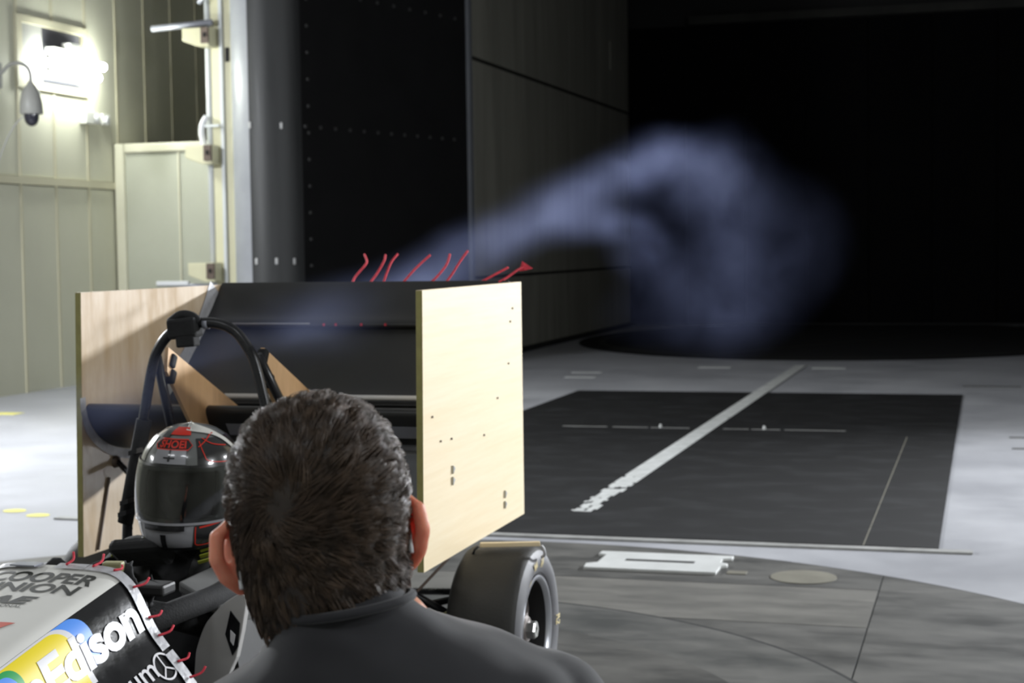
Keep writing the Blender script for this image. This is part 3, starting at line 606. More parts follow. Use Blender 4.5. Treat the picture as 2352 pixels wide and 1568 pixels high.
# red yarn tufts on the trailing edge, each with its own curl
for pts in TUFTS:
    MB().tube(catpath(pts, 6), .0036, 7).build('yarn_tuft', M['yarn'], car, smooth=True)
tb = MB(); p0 = TUFTS[-1][-1]; tb.add([(p0[0]-.012, p0[1], p0[2]-.012), (p0[0]-.004, p0[1]+.004, p0[2]+.02), (p0[0]+.03, p0[1]+.01, p0[2]-.004), (p0[0]+.006, p0[1]-.003, p0[2]-.010)], [(0, 1, 3), (1, 2, 3), (0, 3, 2), (0, 2, 1)]); tb.build('yarn_fray', M['yarn'], car)
for x in (-1.985, -1.945, -1.86, -1.78): MB().box(x, x+.006, 4.648, 4.655, 1.062, 1.070).build('yarn_knot', M['yarn'], car)
# --- wheels
def wheel(cx, cy, s, label=None):
    """s = +1: outer face looks to +x"""
    R_ = .2330; z = R_
    t = MB().lathe([(h[0], s*h[1]) for h in [(.150, .085), (.160, .098), (.185, .106), (.205, .104), (.222, .094), (.230, .082), (.2328, .06), (.2330, 0), (.2328, -.06), (.230, -.082), (.222, -.094), (.205, -.104), (.185, -.106), (.160, -.098), (.150, -.085)]], (cx-s*.10, cy, z), 'x', 56)
    w_ = to = t.build('wheel', M['rubber'], car, smooth=True, label=label)
    sd = MB().lathe([(h[0], s*h[1]) for h in [(.152, .090), (.162, .0995), (.186, .1072), (.205, .1052), (.221, .0955)]], (cx-s*.10, cy, z), 'x', 56).build('sidewall', M['sidewall'], w_, smooth=True)
    MB().lathe([(h[0], s*h[1]) for h in [(.153, .096), (.150, .10), (.143, .098), (.137, .085)]], (cx-s*.10, cy, z), 'x', 48).build('rim', M['rimlip'], w_, smooth=True, auto=50)
    MB().lathe([(h[0], s*h[1]) for h in [(.137, .0848), (.132, .03), (.13, -.07), (.145, -.095), (.15, -.09)]], (cx-s*.10, cy, z), 'x', 40).build('rim_barrel', M['rimdark'], w_, smooth=True)
    MB().lathe([(h[0], s*h[1]) for h in [(.104, .030), (.100, .036), (.05, .044), (0, .045)]], (cx-s*.10, cy, z), 'x', 40).build('rim_centre', M['rim'], w_, smooth=True, auto=40)
    MB().lathe([(h[0], s*h[1]) for h in [(.1315, -.02), (0, -.02)]], (cx-s*.10, cy, z), 'x', 32).build('rim_back', M['rimdark'], w_)
    for k in range(5):
        a = 2*PI*k/5+.35
        d = Vector((0, math.cos(a), math.sin(a))); e = Vector((0, -math.sin(a), math.cos(a))); c0 = Vector((cx-s*.10, cy, z))
        v = []
        for rr, wd, xo in ((.030, .020, .062), (.08, .013, .050), (.131, .017, .038)):
            for q in (-1, 1): v += [c0+d*rr+e*wd*q+Vector((s*xo, 0, 0)), c0+d*rr+e*wd*q+Vector((s*(xo-.016), 0, 0))]
        f = []
        for i in (0, 4): f += [(i, i+2, i+6, i+4), (i+1, i+5, i+7, i+3), (i, i+4, i+5, i+1), (i+2, i+3, i+7, i+6)]
        MB().add(v, f).build('spoke', M['rim'], w_, bevel=.002)
    MB().lathe([(h[0], s*h[1]) for h in [(.04, .045), (.04, .066), (.034, .072), (0, .074)]], (cx-s*.10, cy, z), 'x', 24).build('hub', M['rim'], w_, smooth=True, auto=40)
    MB().lathe([(h[0], s*h[1]) for h in [(.026, .07), (.026, .092), (.022, .096), (.012, .096), (.010, .085), (0, .085)]], (cx-s*.10, cy, z), 'x', 6).build('hub_nut', M['nut'], w_)
    MB().lathe([(h[0], s*h[1]) for h in [(.062, -.02), (.062, .0), (.09, .004), (.09, -.008)]], (cx-s*.10, cy, z), 'x', 28, True).build('brake_disc', M['rim'], w_, smooth=True, auto=40)
    return w_, to, sd
wr, tyr, sdr = wheel(-1.195, 4.27, 1, 'rear wheel with bare slick tyre and grey sidewall')
wl_, tyl, sdl = wheel(-2.605, 4.27, -1, 'rear wheel with orange stripes on its tread')
wheel(-1.23, 2.70, 1); wheel(-2.57, 2.70, -1)
for o_ in (-.016, .016):
    MB().lathe([(.2336, o_-.006), (.2336, o_+.006)], (-2.42, 4.27, .233), 'x', 56).build('stripe', M['stripe'], wl_, smooth=True)
# cream fragments of sidewall print
def swp(u, v):   # u angle, v radius
    k = (v-.162)/(.205-.162); xo = .0998+(.1078-.0998)*min(1, k*1.8)
    return Vector((-1.295+xo+.0012, 4.27-v*math.sin(u), .233+v*math.cos(u)))
for a0, txt, v0, v1 in ((.30, 'M4', .176, .206), (-.05, 'AR', .174, .202), (-1.55, 'R2', .176, .206), (-2.2, '5B', .176, .206), (.85, 'I', .158, .166), (1.15, 'II', .158, .166), (.55, 'I', .158, .166)):
    vf = fit(text2d(txt, bold=.02), 0, 1, 0, 1); vf = ([(a0-p[0]*.16, v0+p[1]*(v1-v0)) for p in vf[0]], vf[1])
    decal('sidewall_print', vf, swp, M['cream_ink'], wr, .01)
# wooden batten with wire above the tyre
MB().obox((-1.262, 4.235, .478), (.95, .31, 0), (-.31, .95, 0), (0, 0, 1), .083, .010, .006).build('wooden_batten', M['ply'], car, bevel=.002)
MB().tube(catpath([(-1.178, 4.255, .474), (-1.172, 4.257, .463), (-1.170, 4.26, .448), (-1.18, 4.262, .440)]), .004, 8).build('batten_wire', M['silver'], car, smooth=True)
MB().tube([(-1.345, 4.205, .474), (-1.355, 4.20, .466), (-1.36, 4.2, .45)], .004, 8).build('batten_wire', M['blacktube'], car, smooth=True)
# suspension, both sides
for s in (1, -1):
    X = lambda x: -1.9+s*(x+1.9)
    for p, q, rr, m in (((-1.60, 4.05, .30), (-1.37, 4.25, .33), .010, 'blacktube'), ((-1.60, 4.38, .30), (-1.37, 4.28, .33), .010, 'blacktube'), ((-1.62, 4.02, .15), (-1.37, 4.25, .14), .010, 'blacktube'), ((-1.60, 4.40, .15), (-1.37, 4.28, .14), .010, 'blacktube'),
                        ((-1.535, 4.12, .365), (-1.385, 4.17, .27), .011, 'blacktube'), ((-1.60, 4.12, .255), (-1.37, 4.16, .305), .009, 'olive'), ((-1.41, 4.2, .46), (-1.56, 4.1, .29), .004, 'brown')):
        MB().tube([(X(p[0]), p[1], p[2]), (X(q[0]), q[1], q[2])], rr, 10).build('suspension_arm', M[m], car, smooth=True)
    MB().obox((X(-1.545), 4.12, .368), (1, 0, 0), (0, 1, 0), (0, 0, 1), .016, .016, .016).build('rod_end', M['nut'], car, bevel=.005)
    MB().obox((X(-1.58), 4.12, .40), (s*.9, 0, -.3), (0, 1, 0), (s*.3, 0, .9), .05, .02, .012).build('rocker', M['liner'], car, bevel=.005)
    MB().tube([(X(-1.575), 4.11, .345), (X(-1.56), 4.11, .315)], .020, 12).build('damper', M['inkwhite'], car, smooth=True)
    for p, q in (((-1.62, 2.55, .3), (-1.40, 2.68, .32)), ((-1.62, 2.85, .3), (-1.40, 2.72, .32)), ((-1.64, 2.55, .13), (-1.40, 2.68, .14)), ((-1.64, 2.85, .13), (-1.40, 2.72, .14))):
        MB().tube([(X(p[0]), p[1], p[2]), (X(q[0]), q[1], q[2])], .010, 10).build('suspension_arm', M['blacktube'], car, smooth=True)
    MB().tube([(X(-1.62), 4.27, .233), (X(-1.29), 4.27, .233)], .013, 12).build('axle', M['blacktube'], car, smooth=True)
    MB().tube([(X(-1.62), 2.70, .233), (X(-1.32), 2.70, .233)], .013, 12).build('axle', M['blacktube'], car, smooth=True)

# ================================================================== people
def V(*a): return Vector(a)
def ball(mb, c, r, n=16, axes=None):
    c = Vector(c); r = (r, r, r) if not isinstance(r, (tuple, list)) else r
    ax = axes or (V(1, 0, 0), V(0, 1, 0), V(0, 0, 1)); v = []; f = []; m = n//2
    for i in range(m+1):
        p = PI*i/m
        for j in range(n):
            t = 2*PI*j/n; v.append(c+ax[0]*r[0]*math.sin(p)*math.cos(t)+ax[1]*r[1]*math.sin(p)*math.sin(t)+ax[2]*r[2]*math.cos(p))
    for i in range(m):
        for j in range(n): f.append((i*n+j, i*n+(j+1) % n, (i+1)*n+(j+1) % n, (i+1)*n+j))
    mb.add(v, f)
def limb(mb, pts, rs, n=14):
    mb.tube(pts, list(rs), n)
    for p, r_ in zip(pts, rs): ball(mb, p, r_, n)
def hand(mb, wrist, d, nrm, side, curl=.5, size=1):
    """palm with four unequal bent fingers and a thumb; d = finger direction, nrm = out of the back of the hand"""
    w_ = Vector(wrist); d = Vector(d).normalized(); nrm = Vector(nrm).normalized(); s_ = d.cross(nrm).normalized()*side
    k = size
    ball(mb, w_+d*.05*k, (.042*k, .048*k, .016*k), 14, (s_, d, nrm))
    for i, (o, L) in enumerate(((.030, .070), (.010, .080), (-.010, .074), (-.029, .058))):
        p0 = w_+d*.085*k+s_*o*k; a = curl; q = [p0]
        for seg, fr in enumerate((.42, .32, .26)):
            ang = a*(seg+.6); q.append(q[-1]+(d*math.cos(ang)-nrm*math.sin(ang))*L*fr*k)
        limb(mb, q, (.0092*k, .0088*k, .0082*k, .0072*k), 10)
    q = [w_+d*.025*k+s_*.030*k, w_+d*.05*k+s_*.055*k-nrm*.01*k, w_+d*.078*k+s_*.062*k-nrm*.022*k]
    limb(mb, q, (.013*k, .0105*k, .0085*k), 10)
def union(mb, name, mats, parent, vox, smooth_it=6, disp=None, **k):
    me = bpy.data.meshes.new(name); me.from_pydata([tuple(p) for p in mb.v], [], mb.f); o = bpy.data.objects.new(name, me); C.objects.link(o)
    md = o.modifiers.new('r', 'REMESH'); md.mode = 'VOXEL'; md.voxel_size = vox; md.use_smooth_shade = True
    ms = o.modifiers.new('s', 'SMOOTH'); ms.factor = .5; ms.iterations = smooth_it
    bpy.context.view_layer.update(); dg = bpy.context.evaluated_depsgraph_get(); m2 = bpy.data.meshes.new_from_object(o.evaluated_get(dg))
    vs_ = [v.co.copy() for v in m2.vertices]
    if disp: vs_ = [v+n*disp(v) for v, n in zip(vs_, [vv.normal.copy() for vv in m2.vertices])]
    fs = [tuple(p.vertices) for p in m2.polygons]; bpy.data.objects.remove(o); bpy.data.meshes.remove(me); bpy.data.meshes.remove(m2)
    return MB().add(vs_, fs).build(name, mats, parent, smooth=True, fixn=False, **k)

# ------------------------------------------------------------------ driver
dr = thing('person', (-1.89, 3.45, .12), 'race driver in black suit and grey and black helmet, seated in the car', 'person')
b = MB()
limb(b, [V(-1.9, 3.40, .24), V(-1.895, 3.52, .36), V(-1.885, 3.60, .48)], (.13, .125, .115)); limb(b, [V(-2.035, 3.56, .535), V(-1.735, 3.56, .535)], (.06, .06))
limb(b, [V(-1.885, 3.57, .55), V(-1.86, 3.52, .66)], (.06, .055)); ball(b, (-1.85, 3.50, .735), (.078, .092, .11), 20)
ball(b, (-1.85, 3.41, .72), (.012, .018, .02), 10)
for s, hx in ((-1, -2.01), (1, -1.79)):
    limb(b, [V(-1.885+s*.17, 3.55, .525), V(-1.885+s*.215, 3.36, .42), V(hx, 3.17, .50)], (.052, .042, .028))
    hand(b, (hx, 3.16, .505), (-s*.25, -.6, .75), (s*.2, -.75, -.6), s, .75, .9)
    limb(b, [V(-1.9+s*.08, 3.36, .22), V(-1.9+s*.11, 2.93, .37), V(-1.9+s*.09, 2.50, .19)], (.085, .058, .042)); limb(b, [V(-1.9+s*.09, 2.49, .17), V(-1.9+s*.09, 2.42, .27)], (.04, .03))
union(b, 'body', M['suit'], dr, .009, 4)
# harness straps and lime lettering on the shoulders
for s in (-1, 1):
    b = MB(); path = catpath([V(-1.885+s*.085, 3.62, .60), V(-1.885+s*.088, 3.54, .602), V(-1.885+s*.08, 3.46, .55), V(-1.885+s*.06, 3.42, .44)], 5); v = []
    for p in path: v += [p+V(-.024, 0, 0), p+V(.024, 0, 0)]
    st = b.add(v, [(2*i, 2*i+1, 2*i+3, 2*i+2) for i in range(len(path)-1)]).build('harness_strap', M['strap'], dr, smooth=True, solid=.004)
for x, y, z, dx_, wd in ((-2.005, 3.425, .575, .026, .004), (-1.995, 3.44, .584, .030, .003), (-1.985, 3.455, .590, .022, .006), (-1.772, 3.45, .592, .028, .004), (-1.765, 3.43, .582, .026, .006), (-1.80, 3.49, .606, .022, .003), (-1.76, 3.41, .572, .026, .005)):
    MB().obox((x, y, z), (.9, .25 if x > -1.9 else -.1, .25 if x > -1.9 else .35), (-.1, .7, -.7), (.1, .6, .75), dx_, wd, .0015).build('suit_lettering', M['lime'], dr)
MB().obox((-1.93, 3.40, .585), (1, 0, .1), (0, .8, -.6), (0, .6, .8), .07, .05, .018).build('collar', M['suit'], dr, bevel=.015)
# helmet
HC = V(-1.848, 3.50, .742); HF = V(.06, -1, -.03).normalized(); HR = V(-1, -.06, .05).normalized(); HU = HF.cross(HR).normalized()
if HU.z < 0: HU = -HU
HR = -HR                                                       # +x of the photo
HS = [(.146, .0, 0, 0), (.143, .028, .03, .03), (.132, .058, .066, .064), (.112, .085, .095, .100), (.08, .108, .119, .130), (.04, .119, .134, .146), (0, .123, .144, .149), (-.04, .121, .152, .141), (-.08, .116, .156, .126), (-.11, .108, .152, .112), (-.13, .099, .142, .100), (-.140, .088, .125, .088)]
def hsec(z):
    i = 0
    while i < len(HS)-2 and HS[i+1][0] > z: i += 1
    u = (HS[i][0]-z)/(HS[i][0]-HS[i+1][0]); P = [HS[max(i-1, 0)], HS[i], HS[i+1], HS[min(i+2, len(HS)-1)]]
    return [max(0.0, cat1([p[j] for p in P], min(max(u, 0), 1))) for j in (1, 2, 3)]
def hel(az, z, off=0):
    """az in degrees, 0 = front, + towards the photo's right"""
    wd, fr, bk = hsec(z); a = math.radians(az); d = fr if math.cos(a) > 0 else bk
    p = HR*(wd*math.sin(a))+HF*(d*math.cos(a))+HU*z
    if off:
        q = HR*(math.sin(a)/max(wd, .02))+HF*(math.cos(a)/max(d, .02)); q = q.normalized(); k = max(-.2, min(1, (z-.03)/.115)); q = (q*math.sqrt(max(.02, 1-k*k))+HU*k).normalized(); p = p+q*off
    return HC+p
zs = [.146-.286*i/40 for i in range(41)]; azs = [-180+5*i for i in range(73)]
b = MB(); vv = [hel(a, z) for z in zs for a in azs]; ff = []
for i in range(40):
    for j in range(72):
        za, aa = (zs[i]+zs[i+1])/2, (azs[j]+azs[j+1])/2
        if abs(aa) < 62 and -.058 < za < .048: continue
        ff.append((i*73+j, i*73+j+1, (i+1)*73+j+1, (i+1)*73+j))
hm = b.add(vv, ff).build('helmet', M['hgrey'], dr, smooth=True, solid=-.02, label='grey and black full-face helmet with red lettering')
hfn = lambda off: (lambda u, v: hel(u, v, off))
def hpatch(name, m, a0, a1, z0, z1, off, na=24, nz=8): return MB().grid(lambda z, a: hel(a, z, off), [z0+(z1-z0)*i/nz for i in range(nz+1)], [a0+(a1-a0)*i/na for i in range(na+1)]).build(name, m, hm, smooth=True)
hpatch('visor', M['visor'], -78, 78, -.070, .058, .006, 40, 14)
hpatch('visor_rim', M['hblack'], -80, 80, .055, .061, .0065, 40, 2); hpatch('visor_rim', M['hsilver'], -74, 74, -.074, -.068, .0065, 40, 2)
hpatch('brow_vent', M['hsilver'], -20, 20, .063, .092, .006, 14, 6)
hpatch('chin_panel', M['hsilver'], -34, 34, -.132, -.078, .0015, 20, 8); hpatch('chin_vent', M['hblack'], -24, 24, -.088, -.076, .006, 16, 3); hpatch('chin_stripe', M['hblack'], -3.5, 3.5, -.135, -.098, .003, 4, 6)
hpatch('side_panel', M['hblack'], 36, 120, -.130, -.078, .0015); hpatch('side_panel', M['hblack'], -120, -36, -.130, -.078, .0015)
hpatch('side_panel', M['hblack'], 34, 130, .062, .118, .0015); hpatch('side_panel', M['hblack'], -130, -40, .062, .118, .0015)
hpatch('neck_roll', M['hblack'], -180, 180, -.141, -.131, .003, 60, 2)
hpatch('pivot_cover', M['hsilver'], 80, 100, -.035, .03, .006, 6, 6)
def hline(path, wd, m, name='trim_line', off=.003):
    v = []; 
    P = [Vector((p[0]/520, p[1])) for p in path]
    q, f = ribbon2d(P, wd); q = [(p[0]*520, p[1]) for p in q]; return decal(name, (q, f), hfn(off), m, hm, 6)
def hp(pts, n=5): return [tuple(p) for p in catpath([V(p[0], p[1], 0) for p in pts], n)]
hline(hp([(38, .112), (42, .085), (47, .070), (70, .064), (110, .062)]), .0022, M['hred']); hline(hp([(36, -.080), (37, -.11), (40, -.126), (60, -.124), (95, -.108)]), .0022, M['hred']); hline(hp([(40, -.082), (60, -.076), (85, -.066)]), .0045, M['hred'])
hline(hp([(44, .118), (58, .105), (80, .098)]), .002, M['hred']); hline(hp([(36, .100), (60, .122), (80, .127)]), .002, M['hred'])
hline(hp([(15, .1405), (60, .132), (80, .118), (95, .09), (103, .055)], 6), .014, M['hwhite'], 'white_stripe', .0035)
hpatch('crown_stripe', M['hred'], -14, 26, .124, .138, .003, 10, 5); hpatch('crown_stripe', M['hblack'], -30, -14, .118, .136, .003, 8, 5)
decal('badge', ([(-28, .103), (-22, .094), (22, .094), (28, .103), (22, .1145), (-22, .1145)], [(0, 1, 2, 3, 4, 5)]), hfn(.0035), M['hblack'], hm, 5)
hx = [(-28, .103), (-22, .0935), (22, .0935), (28, .103), (22, .115), (-22, .115), (-28, .103)]; hline(hx, .0022, M['hred'], 'badge_outline', .0045)
decal('lettering', fit(text2d('SHOEI', bold=.03), -19.5, 19.5, .0965, .1125), hfn(.005), M['hred'], hm, 4)
hpatch('brow_slot', M['hblack'], -7, 7, .074, .077, .0075, 6, 1); hpatch('brow_slot', M['hblack'], -1.2, 1.2, .068, .092, .0075, 2, 4)

# ------------------------------------------------------------------ kneeling onlooker in the foreground
E = V(-.551, 1.284, 1.041); F = V(-.396, .918, 0).normalized(); RT = V(.918, .396, 0).normalized(); UP = V(0, 0, 1)
th = math.radians(5.5); R2 = RT*math.cos(th)+UP*math.sin(th); U2 = UP*math.cos(th)-RT*math.sin(th)
def hd(a, b_, c): return E+R2*a+F*b_+U2*c
t2 = math.radians(8); R3 = RT*math.cos(t2)+UP*math.sin(t2); U3 = UP*math.cos(t2)-RT*math.sin(t2)
NB = E+RT*.016+UP*-.034+F*-.022                              # base of the neck
def ts(a, b_, c): return NB+R3*a+F*b_+U3*c
EX = 2.25; AX = (.0695, .090, .083, .180)
KZ = .036
def cran(d, off=0):
    """head surface point for unit direction d (right, forward, up) about the cranium centre"""
    c = AX[2] if d[2] > 0 else AX[3]
    rr = (abs(d[0]/AX[0])**EX+abs(d[1]/AX[1])**EX+abs(d[2]/c)**EX)**(-1/EX)
    return (d[0]*(rr+off), d[1]*(rr+off), d[2]*(rr+off)+KZ)
pn = thing('person', (E.x, E.y, 0), 'kneeling person with short brown hair in a black shirt, seen from behind', 'person')
b = MB(); n1, n2 = 28, 36; vv = []; ff = []
for i in range(n1+1):
    p = PI*i/n1
    for j in range(n2):
        t = 2*PI*j/n2; q = cran((math.sin(p)*math.cos(t), math.sin(p)*math.sin(t), math.cos(p)))
        if q[2] < -.085: q = (q[0], q[1], -.085-(abs(q[2]+.085))*.3)
        vv.append(hd(*q))
for i in range(n1):
    for j in range(n2): ff.append((i*n2+j, i*n2+(j+1) % n2, (i+1)*n2+(j+1) % n2, (i+1)*n2+j))
b.add(vv, ff)
ball(b, hd(0, .075, -.085), (.042, .032, .028), 16, (R2, F, U2)); ball(b, hd(0, .102, -.012), (.013, .020, .022), 12, (R2, F, U2)); ball(b, hd(0, .088, .028), (.05, .014, .012), 14, (R2, F, U2)); ball(b, hd(0, .094, -.055), (.022, .010, .009), 12, (R2, F, U2))
for s in (-1, 1): ball(b, hd(s*.031, .088, .006), .012, 12)
limb(b, [hd(.004, -.012, -.04), hd(.006, -.012, -.08), ts(0, 0, -.01), ts(0, 0, -.06)], (.054, .053, .052, .054), 22)
for s, o, ea in ((1, .018, -.007), (-1, .024, -.009)):
    e0 = lambda q: hd(s*(.0665+q[0]), q[1]-.004, q[2]+ea+.006)
    limb(b, [e0(q) for q in ((-.002, .012, .020), (o*.5, -.002, .031), (o*.95, -.012, .024), (o*1.05, -.016, .006), (o*.8, -.012, -.012), (o*.35, -.004, -.024), (-.002, .006, -.026))], (.0055, .0065, .0072, .0072, .007, .007, .006), 10)
    axn = (R2*s*.75-F*.66).normalized(); ax2 = (R2*s*.66+F*.75).normalized()
    ball(b, e0((o*.42, -.003, .002)), (.0055, .016, .023), 14, (axn, ax2, U2))
# torso, arms, kneeling legs (covered by clothes)
HIP = NB+UP*-.63+F*-.0
limb(b, [ts(0, 0, -.08), ts(0, -.005, -.2), HIP+UP*.12, HIP], (.085, .11, .105, .12), 18); limb(b, [ts(-.13, 0, -.15), ts(.13, 0, -.15)], (.042, .042), 14)
KN = {}; 
for s in (-1, 1):
    sh = ts(s*.150, .0, -.155); el = sh+UP*-.25+F*.06+RT*s*.05; wr = el+UP*-.06+F*.22-RT*s*.05
    limb(b, [sh, sh*.5+el*.5, el, el*.5+wr*.5, wr], (.040, .038, .036, .033, .026), 14); hand(b, wr, F*.9-UP*.35, UP*.9+F*.35, -s, .35)
    hp_ = HIP+RT*s*.09; kn = V((hp_+F*.30).x, (hp_+F*.30).y, .065); an = V((hp_-F*.10).x, (hp_-F*.10).y, .05)+RT*s*.02; toe = an-F*.11; toe.z = .035
    limb(b, [hp_, hp_*.5+kn*.5, kn], (.085, .072, .055), 14); limb(b, [kn, kn*.6+an*.4, an], (.053, .05, .036), 14); limb(b, [an, toe], (.036, .026), 12); KN[s] = (sh, el, wr, hp_, kn, an, toe)
union(b, 'body', M['skin'], pn, .0026, 5)
# shirt and trousers
b = MB()
secs = [(.004, .044, .040, -.026), (-.010, .054, .050, -.022), (-.026, .066, .060, -.018), (-.040, .082, .068, -.014), (-.056, .110, .078, -.012), (-.075, .142, .088, -.014), (-.098, .170, .098, -.016), (-.128, .190, .108, -.016), (-.17, .206, .120, -.012), (-.25, .200, .128, -.004), (-.36, .182, .128, 0), (-.48, .172, .126, 0), (-.60, .17, .128, 0)]
vv = []; nn = 48
for k_, (h, wd, dp, fo) in enumerate(secs):
    bl = min(1, max(0, (-h-.1)/.4))
    for j in range(nn):
        t = 2*PI*j/nn; c_, s_ = math.cos(t), math.sin(t); e_ = .82
        x = wd*math.copysign(abs(c_)**e_, c_); y = dp*math.copysign(abs(s_)**e_, s_)+fo
        p = ts(x, y, h)*(1-bl)+(NB+RT*x+F*y+UP*h)*bl; vv.append(p)
ff = [(i*nn+j, i*nn+(j+1) % nn, (i+1)*nn+(j+1) % nn, (i+1)*nn+j) for i in range(len(secs)-1) for j in range(nn)]+[tuple(range(nn)), tuple(range((len(secs)-1)*nn, len(secs)*nn))]
b.add(vv, ff)
for s in (-1, 1):
    sh, el, wr, *_ = KN[s]; limb(b, [sh+UP*.004, sh*.5+el*.5, el+UP*.04], (.062, .060, .056), 18)
def wrinkle(p):
    return .007*noise.noise((p.x*7+p.z*8, p.y*7, p.z*20))+.002*noise.noise((p.x*25, p.y*25, p.z*40))
union(b, 'shirt', M['shirt'], pn, .006, 8, wrinkle)
# collar band
ring = []; 
for i in range(49):
    t = 2*PI*i/48; ring.append(ts(.0560*math.cos(t), -.022+.0515*math.sin(t), -.011-.004*math.sin(t)))
MB().tube(ring, .0042, 8, False).build('shirt_collar', M['shirt'], pn, smooth=True)
b = MB()
for s in (-1, 1):
    sh, el, wr, hp_, kn, an, toe = KN[s]; limb(b, [hp_, hp_*.5+kn*.5, kn], (.097, .084, .062), 16); limb(b, [kn, kn*.6+an*.4, an], (.062, .058, .046), 16)
ball(b, HIP, .135, 18); union(b, 'trousers', M['trousers'], pn, .009, 5)
for s in (-1, 1):
    sh, el, wr, hp_, kn, an, toe = KN[s]; b = MB(); limb(b, [an+F*.02, an-F*.05, toe], (.044, .042, .034), 14); union(b, 'shoe', M['foam'], pn, .008, 4)
# spectacles: arms behind the ears, rims in front
sp_ = MB()
for s in (-1, 1):
    ea = 0 if s > 0 else -.012
    sp_.tube([hd(s*.070, .09, .012), hd(s*.0735, .02, .016+ea), hd(s*.0745, -.008, .010+ea), hd(s*.0735, -.020, -.002+ea), hd(s*.0730, -.027, -.012+ea)], [.0016, .0016, .0018, .002, .0022], 8)
    sp_.tube([hd(s*.034+.024*math.cos(t), .112, .004+.018*math.sin(t)) for t in [2*PI*i/20 for i in range(21)]], .0016, 6, False)
sp_.tube([hd(-.01, .116, .01), hd(.01, .116, .01)], .0016, 6); sp_.build('spectacles', M['clearplastic'], pn, smooth=True)
# hair: cap on the skull, then locks of strands flowing out from the crown
def hairline(th_):   # lowest hair height for direction angle (0 = right ear side, -90 deg = back)
    s_ = math.sin(th_)                                   # -1 back, +1 front
    if s_ < -.55: return -.066
    if s_ < .3: return -.066+(s_+.55)/.85*.088
    return .02+(s_-.3)/.7*.055
b = MB(); vv = []; keep = []
for i in range(61):
    p = PI*i/60
    for j in range(72):
        t = 2*PI*j/72; q = cran((math.sin(p)*math.cos(t), math.sin(p)*math.sin(t), math.cos(p)), .0035); vv.append(hd(*q)); keep.append(q[2] > hairline(t)-.004)
ff = []
for i in range(60):
    for j in range(72):
        q = (i*72+j, i*72+(j+1) % 72, (i+1)*72+(j+1) % 72, (i+1)*72+j)
        if all(keep[a] for a in q): ff.append(q)
hb = b.add(vv, ff).build('hair', M['scalp'], pn, smooth=True, fixn=False)
# strands (numpy)
def cran_np(P, off):
    d = P.copy(); d[:, 2] -= KZ; nrm = np.linalg.norm(d, axis=1, keepdims=True); d /= nrm
    c = np.where(d[:, 2] > 0, AX[2], AX[3]); rr = (np.abs(d[:, 0]/AX[0])**EX+np.abs(d[:, 1]/AX[1])**EX+np.abs(d[:, 2]/c)**EX)**(-1/EX)
    q = d*(rr+off)[:, None]; q[:, 2] += KZ; return q, d
NG = 1500; NS = 16
W0 = np.array(cran(Vector((-.36, -.86, .12)).normalized(), 0))
def roots(n):
    out = []
    while sum(len(o) for o in out) < n:
        d = rng.normal(size=(n*2, 3)); d /= np.linalg.norm(d, axis=1, keepdims=True); d = d[d[:, 1] < .72]
        c = np.where(d[:, 2] > 0, AX[2], AX[3]); rr = (np.abs(d[:, 0]/AX[0])**EX+np.abs(d[:, 1]/AX[1])**EX+np.abs(d[:, 2]/c)**EX)**(-1/EX); q = d*rr[:, None]; q[:, 2] += KZ
        ok = np.array([z > hairline(math.atan2(y/AX[1], x/AX[0])) for x, y, z in q]); out.append(q[ok])
    return np.concatenate(out)[:n]
def flow(P, N):
    D = P-W0; D[:, 2] *= .9; dist = np.linalg.norm(D, axis=1); T = D-(D*N).sum(1)[:, None]*N; T /= (np.linalg.norm(T, axis=1, keepdims=True)+1e-6)
    S = np.cross(N, T); k = .75*np.exp(-dist/.05)+.18; T = T+S*k[:, None]
    low = np.clip((.03-P[:, 2])/.07, 0, 1)*np.clip(dist/.05, 0, 1); dn = np.array([.22, 0, -1.0]); dn = dn-(N@dn)[:, None]*N; T = T*(1-.55*low[:, None])+dn*(.75*low[:, None])
    return T/(np.linalg.norm(T, axis=1, keepdims=True)+1e-6)
G = roots(NG); K = 6
def grow(R0, L, lift, wob):
    P, N = cran_np(R0, np.full(len(R0), .002)); pts = [P]
    for k in range(1, K):
        T = flow(P, N)+wob; T /= np.linalg.norm(T, axis=1, keepdims=True); P = P+T*(L/(K-1))[:, None]
        P, N = cran_np(P, .003+lift*np.sin(k/(K-1)*PI*.62)); pts.append(P)
    return np.stack(pts, 1)
topness = np.clip((G[:, 2]-.0)/.11, 0, 1)
LG = .016+.032*topness+rng.uniform(-.003, .006, NG); liftG = .0022+.0055*topness+rng.uniform(-.0015, .005, NG)
wobG = rng.normal(scale=.16, size=(NG, 3)); GP = grow(G, LG, liftG, wobG)
ST = []
for s in range(NS):
    jit = rng.normal(scale=.0031, size=(NG, 3)); R0 = G+jit; SPt = grow(R0, LG*rng.uniform(.8, 1.12, NG), liftG*rng.uniform(.5, 1.25, NG), wobG+rng.normal(scale=.07, size=(NG, 3)))
    wgt = (np.linspace(0, 1, K)**1.2*.84)[None, :, None]; ST.append(SPt*(1-wgt)+GP*wgt)
ST = np.concatenate(ST); n_s = len(ST)
tan = np.gradient(ST, axis=1); tan /= np.linalg.norm(tan, axis=2, keepdims=True)+1e-9
rad_ = ST-np.array([0, 0, KZ]); rad_ /= np.linalg.norm(rad_, axis=2, keepdims=True); sd_ = np.cross(tan, rad_); sd_ /= np.linalg.norm(sd_, axis=2, keepdims=True)+1e-9; nn_ = np.cross(sd_, tan)
wr_ = (.00034*np.array([1, 1, 1, .85, .6, .12]))[None, :, None]
ring3 = np.stack([ST+wr_*(sd_*math.cos(a)+nn_*math.sin(a)) for a in (PI/2, PI*7/6, PI*11/6)], 2)     # strand, K, 3, xyz
